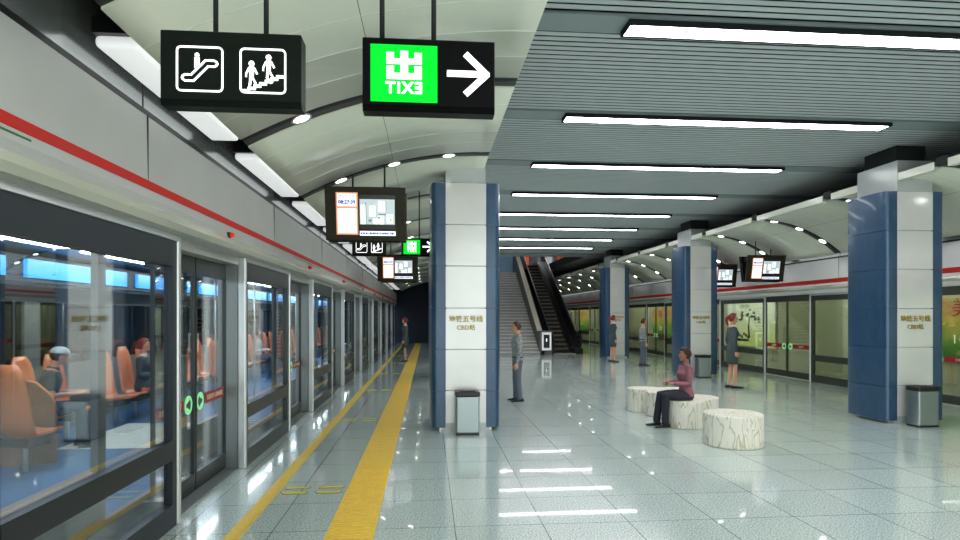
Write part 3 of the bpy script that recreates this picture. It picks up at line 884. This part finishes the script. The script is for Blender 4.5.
# ------------------------------------------------------------------ monitors
def monitor(double=True):
    t = empty('monitor')
    Wd, H, D = 1.06, .71, .10
    mats = RX(math.radians(11))
    def place(b, rz): return b.xf(RZ(rz) @ T((0, -.175, 0)) @ mats)
    def face(rz, parent):
        b = mb('bezel'); b.box(-Wd/2, Wd/2, 0, .03, -H/2, H/2, bev=.006, seg=1); fb = place(b, rz).build('bezel', parent)
        b = mb('bezel_side'); b.box(-Wd/2+.02, Wd/2-.02, .03, D, -H/2+.02, H/2-.02); place(b, rz).build('casing', parent)
        P = lambda m, x0, x1, z0, z1, y0=-.004, y1=.001: mb(m).box(x0, x1, y0, y1, z0, z1)
        # orange framed column at the left
        place(P('screen_orange', -.385, -.10, -.275, .28), rz).build('screen', parent)
        place(P('screen_white', -.365, -.12, .10, .262, -.006, -.004), rz).build('clock_panel', parent)
        place(P('screen_white', -.365, -.12, -.255, .07, -.006, -.004), rz).build('info_panel', parent)
        text_place = RZ(rz) @ T((0, -.175, 0)) @ mats
        text_mb('08:27:39', .066, 'screen_blue', .002, False, text_place @ T((-.242, -.008, .152)), .003).build('clock_digits', parent)
        text_mb('地铁五号线', .042, 'screen_blue', .002, False, text_place @ T((-.242, -.008, .228))).build('clock_header', parent)
        place(P('screen_black', -.08, .395, -.20, .25, -.005, .001), rz).build('screen', parent)
        pic = P('screen_grey', -.075, .385, -.135, .195, -.007, -.005)
        place(pic, rz).build('picture', parent)
        d = mb('screen_white')
        for (x0, x1, z0, z1) in ((-.06, .0, -.13, .12), (.05, .13, -.03, .11), (.17, .26, .03, .17), (.10, .16, -.13, -.06), (.17, .24, -.13, -.02), (.28, .36, -.12, .0)):
            d.box(x0, x1, -.009, -.007, z0, z1)
        d.mat('screen_mid'); 
        for (x0, x1, z0, z1) in ((.0, .01, -.13, .15), (.17, .27, -.012, .004), (.268, .274, .02, .17), (.04, .08, -.10, -.07), (.17, .19, -.06, -.03)):
            d.box(x0, x1, -.010, -.007, z0, z1)
        d.mat('screen_green').box(.32, .345, -.010, -.007, -.09, -.06)
        place(d, rz).build('picture_detail', parent)
        place(P('screen_white', -.08, .395, -.285, -.225), rz).build('ticker', parent)
        d = mb('screen_blue'); rr = random.Random(5); x = -.07
        while x < .36:
            w_ = rr.uniform(.008, .03); d.box(x, x+w_, -.006, -.004, -.268, -.242); x += w_+rr.uniform(.004, .012)
        place(d, rz).build('ticker_marks', parent)
    face(0, t)
    if double: face(PI, t)
    mb('bezel_side').box(-Wd/2+.05, Wd/2-.05, -.06, .06, .20, .30).build('mount', t)
    for rx in (-.19, .24): mb('rib').tube([(rx, 0, .28), (rx, 0, 1.0)], .013, 8).build('hanger_rod', t)
    return t
m0 = monitor(); m0.location = (-.83, 8.28, 3.11); tag(m0, 'large hanging monitor showing a clock, nearest one over the yellow strip', 'monitor', 'hanging monitors')
def rods_len(t, L_):
    pass
for (x, y, z, lbl) in ((-.80, 16.15, 3.02, 'hanging monitor half hidden below the first one over the left platform'),
                       (-.87, 18.2, 3.10, 'farthest hanging monitor over the left platform, only its foot in sight'),
                       (9.0, 15.5, 3.02, 'hanging monitor with lit clock screen, nearest over the right platform'),
                       (9.05, 18.1, 3.0, 'hanging monitor partly hidden by the column over the right platform')):
    t = copy_tree(m0); t.location = (x, y, z); tag(t, lbl, 'monitor')

# ------------------------------------------------------------------ stairs, parapet, escalator
S0, TH = 26.3, 28
st = empty('staircase', (3.4, S0, 0)); tag(st, 'wide grey granite staircase climbing beside the escalator', 'stairs')
X0s, X1s = 1.95, 4.95
b = mb('stair_riser')
for i in range(TH):
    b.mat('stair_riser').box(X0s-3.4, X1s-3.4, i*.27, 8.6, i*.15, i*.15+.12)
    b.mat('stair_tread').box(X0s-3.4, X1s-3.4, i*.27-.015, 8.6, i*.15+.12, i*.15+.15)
b.build('steps', st)
mb('stair_tread').box(X0s-3.4, X1s-3.4, TH*.27, TH*.27+1.1, 3.9, 4.22).build('landing', st)
for xs in (X0s-3.4-.12, ):
    mb('parapet').prism([(-.2, 0), (8.6, 0), (8.6, 5.2), (TH*.27, 5.2), (-.2, .95)], 'x', xs, xs+.12).build('side_wall', st)
struct(mb('upper_blue').box(1.4, 5.0, 35.05, 35.2, 4.2, 6.9).build('wall_upper'), 'pale blue wall above the staircase landing')
# escalator
EY, ES = 28.4, math.tan(math.radians(30))
es = empty('escalator', (6.3, EY, 0)); tag(es, 'dark escalator with black handrails and yellow step edges', 'escalator')
rise = .204; run = rise/ES; nst = 24
stp = mb('esc_step'); stp.box(-.45, .48, 0, run, -.05, 0); stp.mat('esc_riser').box(-.45, .48, -.008, .012, -rise, -.06); stp.mat('esc_step').box(-.45, .48, -.010, .012, -.06, -.004)
for q in range(14): stp.box(-.44+q*.066, -.41+q*.066, .0, run, 0, .006)
step0 = stp.build('step', es)
yl = mb('esc_yellow'); yl.box(.38, .46, -.014, run, .001, .010); yl.build('edge_line', step0)
for i in range(nst):
    s = step0 if i == 0 else copy_tree(step0, es)
    s.location = (-.03, i*run, (i+1)*rise)
for k in (-1, -2):
    s = copy_tree(step0, es); s.location = (-.03, k*run, .012)
mb('steel').box(-.53, .47, -1.3, -.70, 0.0, .012).build('comb_plate', es)
L0 = nst*run; top = nst*rise
for sx, xx in ((-1, -.54), (1, .76)):
    rail = [(-1.05, .25), (-1.15, .5), (-1.12, .78), (-1.0, .93), (-.8, .98), (-.3, 1.0), (0, 1.1), (L0, top+1.0), (L0+.6, top+1.05), (L0+1.6, top+1.05)]
    pan = [(-1.05, .22), (-1.12, .5), (-1.08, .76), (-.97, .90), (-.8, .95), (-.3, .97), (0, 1.07), (L0, top+.97), (L0+.6, top+1.02), (L0+1.6, top+1.02), (L0+1.6, top+.2), (L0+.2, top+.2), (L0, top+.2), (0, .28), (-.3, .22)]
    mb('glass_dark').prism(pan, 'x', xx-.01, xx+.01).build('balustrade', es)
    mb('rubber').tube([(xx, a, z) for a, z in rail], .04, 8).build('handrail', es)
    mb('esc_dark').prism([(-1.2, 0), (-1.2, .26), (-.3, .24), (0, .27), (L0, top+.23), (L0+1.6, top+.26), (L0+1.6, top-.6), (L0, top-.9), (1.6, 0)], 'x', xx-.06 if sx < 0 else .465, xx+.07 if sx > 0 else xx+.055).build('skirt', es)
    mb('steel').ell((xx, -1.13, .16), (.05, .06, .06), 10, 6).build('handrail_inlet', es)
mb('esc_dark').prism([(-.4, 0), (1.4, 0), (L0, top-.95), (L0+1.6, top-.6), (L0+1.6, top-.05), (L0, top-.12), (.2, .1), (-.4, .0)], 'x', -.55, .50).build('truss', es)
# solid wall under the escalator on its right side
# parapet with sign between stairs and escalator
pp = empty('stair_parapet', (5.2, 26.4, 0)); tag(pp, 'dark sloping parapet with a cream stone cap between stairs and escalator', 'parapet')
Lp = 9.2
mb('parapet').prism([(0, 0), (Lp, 0), (Lp, 6.2), (.75, 1.06), (0, 1.06)], 'x', -.23, -.03).build('wall_body', pp)
mb('parapet').box(-.17, .30, 0, .75, 0, 1.08).build('newel_box', pp)
mb('cream_stone').prism([(.7, 1.065), (.7, 1.14), (Lp, 6.29), (Lp, 6.21)], 'x', -.24, -.02).build('cap', pp)
mb('poster_white').box(-.15, .28, -.02, -.001, .22, 1.02).build('sign_plate', pp)
mb('screen_black').box(-.07, .20, -.024, -.02, .32, .92).build('sign_panel', pp)
ar = mb('sign_white'); ar.prism([(.035, .70), (.095, .70), (.065, .76)], 'y', -.028, -.024); ar.box(.055, .075, -.028, -.024, .60, .70); ar.build('sign_arrow', pp)
# upper level
struct(mb('upper_wall').box(1.4, 11.0, 42, 42.2, 4.9, 7.0).build('wall_upper'))
struct(mb('upper_wall').box(5.2, 11.0, 37.7, 42, 4.75, 4.9).build('floor'), 'upper concourse floor at the head of the escalator')
struct(mb('concrete_dark').box(7.35, 11.0, 27, 37.7, 4.76, 4.9).build('floor'))
struct(mb('upper_wall').box(1.4, 11.0, 27, 42.2, 7.0, 7.1).build('ceiling'))
struct(mb('upper_wall').box(.72, 11.0, 26.85, 27.0, 4.74, 7.0).build('wall_upper'))
struct(mb('plate').box(.72, 7.3, 26.9, 27.0, 4.45, 4.64).build('trim_opening'), 'edge beam where the slatted ceiling stops at the stairwell')
struct(mb('upper_wall').box(11.0, 11.1, 27, 42, 4.9, 7.0).build('wall_upper'))
struct(mb('upper_wall').box(1.3, 1.4, 27, YE, 4.0, 7.0).build('wall_upper'))
struct(mb('slat').box(1.4, 1.5, 27, YE, 4.0, 4.7).build('trim_well'))
struct(mb('void').box(7.26, 7.3, 27.0, 42, 4.5, 4.9).build('trim_well_edge'))
for i, (x, w_, m_, lb) in enumerate(((6.95, .34, 'poster_orange', 'orange poster above the escalator'), (9.35, .42, 'poster_orange', 'orange poster right of the escalator head'), (8.6, .5, 'poster_white', 'white poster between the two orange ones'), (6.3, .3, 'poster_white', 'white poster left of the escalator head'))):
    p = empty('upper_poster', (x, 41.98, 5.9)); tag(p, lb+' on the upper level', 'poster')
    mb('black').box(-w_/2-.03, w_/2+.03, -.03, .02, -.75, .75).build('frame', p); mb(m_).box(-w_/2, w_/2, -.04, -.03, -.7, .7).build('sheet', p)
for i, (x, y) in enumerate(((3.6, 31), (7.6, 38))):  # unseen lamps; the stairwell one is added to brighten the blue wall
    t = empty('upper_lamp', (x, y, 6.98)); mb('steel').box(-1.6, 1.6, -.12, .12, -.02, .02).build('housing', t); mb('lamp').box(-1.55, 1.55, -.1, .1, -.04, -.02).build('diffuser', t)
    tag(t, ['strip lamp over the stairwell opening', 'strip lamp over the upper concourse'][i], 'ceiling light')
# balustrade of upper floor
ub = empty('upper_railing', (9.0, 37.7, 4.9)); tag(ub, 'dark railing at the edge of the upper level', 'railing')
b = mb('esc_dark'); b.tube([(-1.6, 0, 1.0), (1.9, 0, 1.0)], .03, 8)
for q in range(8): b.tube([(-1.6+q*.5, 0.02, 0), (-1.6+q*.5, .02, 1.0)], .018, 6)
b.build('rail', ub)

# ------------------------------------------------------------------ people
def solidify_figure(b, name, voxel, smooth=3):
    """weld overlapping closed volumes into one continuous skin"""
    me = b.mesh(name); o = bpy.data.objects.new('tmp', me); COL.objects.link(o)
    r = o.modifiers.new('r', 'REMESH'); r.mode = 'VOXEL'; r.voxel_size = voxel; r.use_smooth_shade = True
    sm = o.modifiers.new('s', 'SMOOTH'); sm.iterations = smooth; sm.factor = .5
    dg = bpy.context.evaluated_depsgraph_get(); dg.update()
    out = bpy.data.meshes.new_from_object(o.evaluated_get(dg)); out.name = name
    bpy.data.objects.remove(o)
    return out
def lerp(a, b, t): return a+(b-a)*t
def limb(b, pts, rad, seg=12): b.tube(pts, rad, seg, True, True)
def head_parts(c, s, yaw=0):
    """c centre of head, s scale; faces +y"""
    b = MB(); b.mat('skin')
    rings = []
    n = 20
    for i in range(15):
        th = PI*(i+.12*(i == 0)-.12*(i == 14))/14; z = -math.cos(th)
        ring = []
        for k in range(n):
            a = 2*PI*k/n; x = math.sin(th)*math.cos(a); y = math.sin(th)*math.sin(a)
            rx, ry, rz = .076, .096, .115
            if z < 0: rx *= 1+.34*z; ry *= 1+.16*z if y > 0 else 1+.42*z         # jaw and nape
            yy = y*ry+(.014 if z < -.3 and y > 0 else 0)
            if y > .6 and .0 < z < .28 and .22 < abs(x) < .62: yy -= .010         # eye sockets
            if y > .5 and .28 < z < .45: yy += .003
            ring.append(Vector((x*rx, yy, z*rz)))
        rings.append(ring)
    b.loft(rings)
    b.tube([(0, .088, .018), (0, .104, -.008), (0, .108, -.026)], [.009, .011, .014], 8, True, True)   # nose
    b.ell((0, .088, -.058), (.024, .012, .011)); b.ell((0, .078, -.092), (.024, .018, .016))   # lips, chin
    for sx in (-1, 1): b.ell((sx*.077, -.005, -.004), (.010, .020, .031), 8, 7)
    return b
def hair_mesh(style):
    b = MB(); b.mat('skin'); rings = []; n = 26
    for i in range(19):
        th = PI*(i+.12*(i == 0)-.12*(i == 18))/18; z = -math.cos(th); ring = []
        for k in range(n):
            a = 2*PI*k/n; x = math.sin(th)*math.cos(a); y = math.sin(th)*math.sin(a)
            # hairline: forehead high, behind the ear low
            line = lerp(-.62, .62, min(1, max(0, (y+.15)/.75)))
            cov = min(1, max(0, (z-line)/.14+.5))
            if style == 'short': th_ = lerp(-.016, .012+.006*math.sin(7*a)*math.sin(5*th), cov)
            elif style == 'bob': th_ = lerp(-.016, .026+.004*math.sin(9*a), cov)
            else: th_ = lerp(-.016, .018+.004*math.sin(9*a), cov)
            rx, ry, rz = .076+th_, .096+th_, .115+th_
            if z < 0: rx *= 1+.22*z; ry *= 1+.30*z
            ring.append(Vector((x*rx, y*ry-.004, z*rz+.004)))
        rings.append(ring)
    b.loft(rings)
    if style == 'ponytail':
        b.ell((0, -.105, .045), (.035, .035, .035), 10, 8)
        b.tube([(0, -.115, .05), (0, -.150, .01), (0, -.150, -.07), (0, -.125, -.14), (0, -.115, -.17)], [.022, .032, .032, .022, .008], 10, True, True)
    if style == 'bun': b.ell((0, -.115, -.02), (.042, .034, .040), 12, 9)
    return b
def hand(b, w_, d, palm_n, curl, side, L_=.18):
    """palm and five bent fingers; w_ wrist, d pointing direction, palm_n palm normal"""
    d = Vector(d).normalized(); pn = Vector(palm_n); pn = (pn-d*pn.dot(d)).normalized(); sd = d.cross(pn)*side
    w_ = Vector(w_); k = L_/.18
    rings = []
    for t, hw, ht in ((-.02, .022, .018), (.02, .032, .016), (.055, .039, .015), (.092, .040, .012), (.098, .034, .009)):
        c = w_+d*t*k
        rings.append([c+(sd*math.cos(2*PI*i/12)*hw+pn*math.sin(2*PI*i/12)*ht)*k for i in range(12)])
    b.loft(rings)
    for q, (off, ln) in enumerate(((.030, .070), (.010, .080), (-.010, .074), (-.030, .058))):
        p = w_+(d*.088+sd*off)*k; ang = 0; pts = [p]
        for seg_l, f in ((.42, 1), (.32, 1.2), (.26, 1)):
            ang += curl*f*(1+.12*q); p = p+(d*math.cos(ang)+pn*math.sin(ang))*ln*seg_l*k; pts.append(p)
        b.tube(pts, [.0085*k, .0082*k, .0074*k, .0062*k], 8, True, True)
    p = w_+(d*.028+sd*.030)*k; pts = [p]
    for f in (.034, .030, .024):
        p = p+(d*.72+sd*.5+pn*(.25+curl*.4)).normalized()*f*k; pts.append(p)
        sd = (sd*.7+d*.3).normalized()
    b.tube(pts, [.013*k, .011*k, .010*k, .008*k], 8, True, True)
def figure(label, loc, rz, H, female, pose, top, bottom, hair, hairmat, skin='skin', sit=0.45, arms=None, head_turn=0, lean=0, cap=False, group=None):
    """body faces +y; every point scales with the standing height H"""
    k = H/1.75
    root_z = 0
    J = {}
    hipw = .085; shw = .152 if female else .192
    if pose == 'stand': hz = .93
    else: hz = sit/k+.095
    ly = math.sin(lean); lz = math.cos(lean)
    def up(dz, x=0, dy=0): return Vector((x, dy+dz*ly, hz+dz*lz))
    # torso sections: (height above hip, half width, half depth, forward offset)
    tor_f = [(-.10, .120, .095, -.01), (-.03, .172, .115, -.012), (.05, .165, .108, -.005), (.14, .124, .088, 0), (.22, .118, .085, .004), (.31, .140, .105, .018), (.38, .150, .115, .022), (.46, .150, .090, 0), (.51, .125, .070, -.008), (.545, .062, .058, -.012)]
    tor_m = [(-.10, .120, .095, -.005), (-.03, .160, .110, -.008), (.05, .160, .105, 0), (.14, .148, .100, .004), (.22, .150, .102, .006), (.31, .168, .115, .010), (.40, .182, .118, .008), (.47, .180, .098, 0), (.52, .145, .078, -.006), (.555, .066, .062, -.012)]
    tor = tor_f if female else tor_m
    def torso(b, grow, lo, hi):
        rings = []
        for dz, rx, ry, fy in tor:
            if dz < lo-1e-6 or dz > hi+1e-6: continue
            c = up(dz, 0, fy)
            rings.append([c+Vector((math.cos(2*PI*i/18)*(rx+grow), math.sin(2*PI*i/18)*(ry+grow)*lz, -math.sin(2*PI*i/18)*(ry+grow)*ly)) for i in range(18)])
        b.loft(rings)
    arms = arms or {}
    legs = {}
    for s in (-1, 1):
        hip = Vector((s*hipw, 0, hz-.02))
        if pose == 'stand':
            kn = Vector((s*(hipw+.005), .015+.02*s, .51)); an = Vector((s*(hipw+.012), -.01+.035*s, .085))
            foot = (Vector((an.x, an.y-.045, .035)), Vector((an.x+s*.02, an.y+.165, .026)))
        else:
            kn = Vector((s*(hipw+.03), .43, hz+.005)); an = Vector((s*(hipw+.03), .47+.03*s, .085))
            if pose == 'sit_tuck': an.y = .36
            foot = (Vector((an.x, an.y-.045, .035)), Vector((an.x+s*.015, an.y+.165, .026)))
        legs[s] = (hip, kn, an, foot)
        sh = up(.475, s*shw)
        a = arms.get(s)
        if a: el, wr, hd, pn = a
        else: el, wr, hd, pn = (Vector((s*.05, -.03, -.29)), Vector((s*.055, .03, -.545)), (0, .12, -1), (-s, .2, 0))
        legs['a%d' % s] = (sh, sh+Vector(el), sh+Vector(wr), Vector(hd), Vector(pn))
    S = Matrix.Scale(k, 4)
    # ---- body
    b = MB(); b.mat(skin)
    torso(b, 0, -.10, .56)
    neck0 = up(.50, 0, -.012); hc = up(.715, 0, .022)
    limb(b, [neck0, up(.60, 0, -.004), up(.66, 0, .004)], [.058, .050 if female else .060, .052 if female else .058], 12)
    hb = head_parts(hc, 1); hb.xf(T(hc) @ RZ(head_turn)); 
    tm = bpy.data.meshes.new('t'); hb.bm.to_mesh(tm); hb.bm.free(); b.bm.from_mesh(tm); bpy.data.meshes.remove(tm)
    tf = 1.0 if not female else .94
    for s in (-1, 1):
        hip, kn, an, (f0, f1) = legs[s]
        limb(b, [hip, hip.lerp(kn, .3), hip.lerp(kn, .75), kn, kn.lerp(an, .3), kn.lerp(an, .75), an], [.088, .086*tf, .062*tf, .054*tf, .056*tf, .040*tf, .034*tf], 12)
        limb(b, [f0+Vector((0, 0, -.002)), f0.lerp(f1, .5)-Vector((0, 0, .006)), f1-Vector((0, 0, .008)) - (f1-f0)*.08], [.029, .024, .014], 10)
        sh, el, wr, hd, pn = legs['a%d' % s]
        limb(b, [sh.lerp(up(.44), .35), sh, sh.lerp(el, .45), el, el.lerp(wr, .3), wr], [.060, .056*tf, .046*tf, .038*tf, .038*tf, .026*tf], 12)
    me = solidify_figure(b, 'person', .011, 3)
    bb = MB(); bb.mat(skin); bb.bm.from_mesh(me); bpy.data.meshes.remove(me)
    for s in (-1, 1):
        sh, el, wr, hd, pn = legs['a%d' % s]; hand(bb, wr, hd, pn, .32, s, .175 if female else .19)
    bb.xf(S)
    root = bb.build('person', None)
    for p in root.data.polygons: p.use_smooth = True
    def child(b, name, m, voxel=None, smooth=2):
        if voxel:
            me = solidify_figure(b, name, voxel, smooth); q = MB(); q.mat(m); q.bm.from_mesh(me); bpy.data.meshes.remove(me)
            for f in q.bm.faces: f.material_index = 0
            b = q
        b.xf(S); o = b.build(name, root)
        if not b_is_flat: 
            for p in o.data.polygons: p.use_smooth = True
        return o
    b_is_flat = False
    # ---- hair or cap
    hm = hair_mesh(hair); hm.mats = [hairmat]
    hm.xf(T(hc) @ RZ(head_turn)); child(hm, 'hair', hairmat)
    if cap:
        c = mb('cap_pale'); rings = []
        for i in range(8):
            th = PI/2*i/7.6; rings.append([Vector((.096*math.cos(th)*math.cos(2*PI*q/20), .118*math.cos(th)*math.sin(2*PI*q/20), .035+.095*math.sin(th))) for q in range(20)])
        c.loft(rings); c.mat('cap_teal'); c.prism([(-.075, .09), (.075, .09), (.062, .165), (.03, .19), (-.03, .19), (-.062, .165)], 'z', .034, .046)
        c.xf(T(hc) @ RZ(head_turn) @ RX(-.15)); child(c, 'cap', 'cap_teal')
    # ---- face details
    e = mb('eye_white')
    for s in (-1, 1): e.ell((s*.030, .076, .014), (.012, .008, .0065), 8, 6)
    e.mat('iris')
    for s in (-1, 1): e.ell((s*.030, .083, .014), (.006, .003, .006), 8, 5)
    e.xf(T(hc) @ RZ(head_turn)); child(e, 'eyes', 'iris')
    e = mb(hairmat)
    for s in (-1, 1): e.tube([(s*.016, .092, .033), (s*.032, .090, .038), (s*.048, .078, .033)], .004, 6)
    e.xf(T(hc) @ RZ(head_turn)); child(e, 'eyebrows', hairmat)
    e = mb('lips'); e.ell((0, .0975, -.056), (.021, .006, .0035), 10, 5); e.ell((0, .0965, -.063), (.017, .006, .004), 10, 5); e.xf(T(hc) @ RZ(head_turn)); child(e, 'lips', 'lips')
    # ---- clothes
    g = .016
    b = MB(); b.mat(top)
    torso(b, g, -.10 if (female and bottom == 'uniform') else -.03, .52)
    short = top == 'tee_grey'
    for s in (-1, 1):
        sh, el, wr, hd, pn = legs['a%d' % s]
        if short: limb(b, [sh.lerp(up(.44), .35), sh, sh.lerp(el, .6)], [.072, .068, .062], 12)
        else: limb(b, [sh.lerp(up(.44), .35), sh, sh.lerp(el, .45), el, el.lerp(wr, .3), el.lerp(wr, .93)], [.074, .068, .058, .050, .050, .038], 12)
    child(b, 'jacket' if top in ('uniform', 'mauve') else 'shirt', top, .012, 2)
    if female: 
        c = mb('blouse_white'if top == 'uniform' else top); c.tube([up(.515, 0, .0), up(.565, 0, -.006)], [.075, .062], 14); child(c, 'collar', 'blouse_white')
    else:
        c = mb(top); c.tube([up(.53, 0, -.006), up(.572, 0, -.006)], [.080, .070], 14); child(c, 'collar', top)
    b = MB(); b.mat(bottom)
    if bottom == 'uniform':                     # knee length skirt
        rings = []
        if pose == 'stand':
            for z, rx, ry in ((hz+.06, .168, .118), (hz-.03, .192, .134), (hz-.15, .192, .134), (hz-.26, .180, .124), (hz-.36, .164, .114)):
                rings.append([Vector((math.cos(2*PI*i/20)*rx, math.sin(2*PI*i/20)*ry, z)) for i in range(20)])
        else:
            for y, rx, rz_ in ((-.10, .10, .07), (-.02, .17, .11), (.12, .178, .105), (.30, .165, .09), (.42, .150, .078)):
                rings.append([Vector((math.cos(2*PI*i/20)*rx, y, hz+math.sin(2*PI*i/20)*rz_)) for i in range(20)])
        b.loft(rings); child(b, 'skirt', bottom)
    else:
        torso(b, g*.8, -.10, .05)
        for s in (-1, 1):
            hip, kn, an, ff = legs[s]
            end = kn.lerp(an, .96)
            limb(b, [hip, hip.lerp(kn, .3), hip.lerp(kn, .75), kn, kn.lerp(an, .4), end], [.100, .100, .078, .071, .066, .066], 12)
        child(b, 'trousers', bottom, .012, 2)
        if not female:
            bl = mb('shoe'); c0_, c1_ = up(.035, 0, 0), up(.065, 0, 0)
            rings = [[c+Vector((math.cos(2*PI*i/18)*.184, math.sin(2*PI*i/18)*.128, 0)) for i in range(18)] for c in (c0_, c1_)]
            bl.loft(rings); child(bl, 'belt', 'shoe')
    for s in (-1, 1):
        hip, kn, an, (f0, f1) = legs[s]
        b = MB(); b.mat('shoe')
        d = (f1-f0).normalized(); sd = Vector((d.y, -d.x, 0)); rings = []
        for t, hw, z1 in ((-.045, .022, .05), (-.03, .036, .085 if not female else .07), (.03, .041, .090 if not female else .068), (.10, .043, .070 if not female else .056), (.17, .044, .048), (.215, .036, .04), (.235, .018, .03)):
            c = f0+d*t; lift = 0
            rings.append([Vector((c.x, c.y, 0))+sd*math.cos(2*PI*i/12)*hw+Vector((0, 0, lerp(.002+lift, z1, .5+.5*math.sin(2*PI*i/12)))) for i in range(12)])
        b.loft(rings); child(b, 'shoe', 'shoe')
    root.location = loc; root.rotation_euler = (0, 0, rz)
    tag(root, label, 'person', group)
    return root
R90 = PI/2
# local +y is the facing direction; rz = +90 deg faces -x, -90 deg faces +x
figure('person, man in grey shirt and jeans standing beyond the left column', (1.83, 12.22, 0), R90*.95, 1.62, False, 'stand', 'shirt_grey', 'jeans', 'short', 'hair_brown')
figure('person, red haired woman in dark uniform standing before the glass doors', (7.37, 14.0, 0), -R90*1.1, 1.79, True, 'stand', 'uniform', 'uniform', 'ponytail', 'hair_red', head_turn=-.15,
       arms={1: (Vector((.06, -.03, -.29)), Vector((.05, .02, -.53)), (0, .15, -1), (-1, .2, 0)), -1: (Vector((-.07, -.05, -.28)), Vector((-.04, .05, -.52)), (0, .15, -1), (1, .2, 0))})
figure('person, far red haired woman in dark uniform beside the column near the escalator', (7.02, 22.35, 0), -R90*.95, 1.76, True, 'stand', 'uniform', 'uniform', 'ponytail', 'hair_red')
figure('person, far man in grey shirt and jeans standing right of the far uniformed woman', (7.56, 20.6, 0), -R90*1.0, 1.64, False, 'stand', 'shirt_grey', 'jeans', 'short', 'hair_brown')
figure('person, red haired woman in uniform standing on the yellow strip far down the left platform', (-.87, 23.2, 0), R90*.9, 1.66, True, 'stand', 'uniform', 'uniform', 'bun', 'hair_red')
AF = lambda s, dx=.0: (Vector((s*.035, .02, -.27)), Vector((-s*.05+dx, .27, -.265)), (-s*.25, 1, .12), (-s*.6, 0, -1))
figure('person, woman in mauve jacket and dark trousers seated on the marble seat', (4.08, 9.22, 0), R90*1.02, 1.54, True, 'sit', 'mauve', 'navy', 'bob', 'hair_dark', 'skin_tan', .42, {1: AF(1), -1: AF(-1)})
figure('person, man in cap and grey tee shirt seated inside the train', (-5.0, 8.25, 0), -R90*.7, 1.72, False, 'sit', 'tee_grey', 'denim_dark', 'short', 'hair_brown', 'skin', .45, {1: AF(1), -1: AF(-1)}, lean=.25, cap=True)
figure('person, uniformed woman with red hair seated inside the train by the doors', (-4.92, 10.86, 0), -R90*.9, 1.70, True, 'sit', 'uniform', 'uniform', 'bun', 'hair_red', 'skin', .45, {1: AF(1), -1: AF(-1)})
figure('person, passenger in pale shirt seated in the train behind the second left window', (-5.0, 18.2, 0), -R90, 1.70, False, 'sit', 'blouse_white', 'jeans', 'short', 'hair_brown', 'skin', .45, {1: AF(1), -1: AF(-1)})
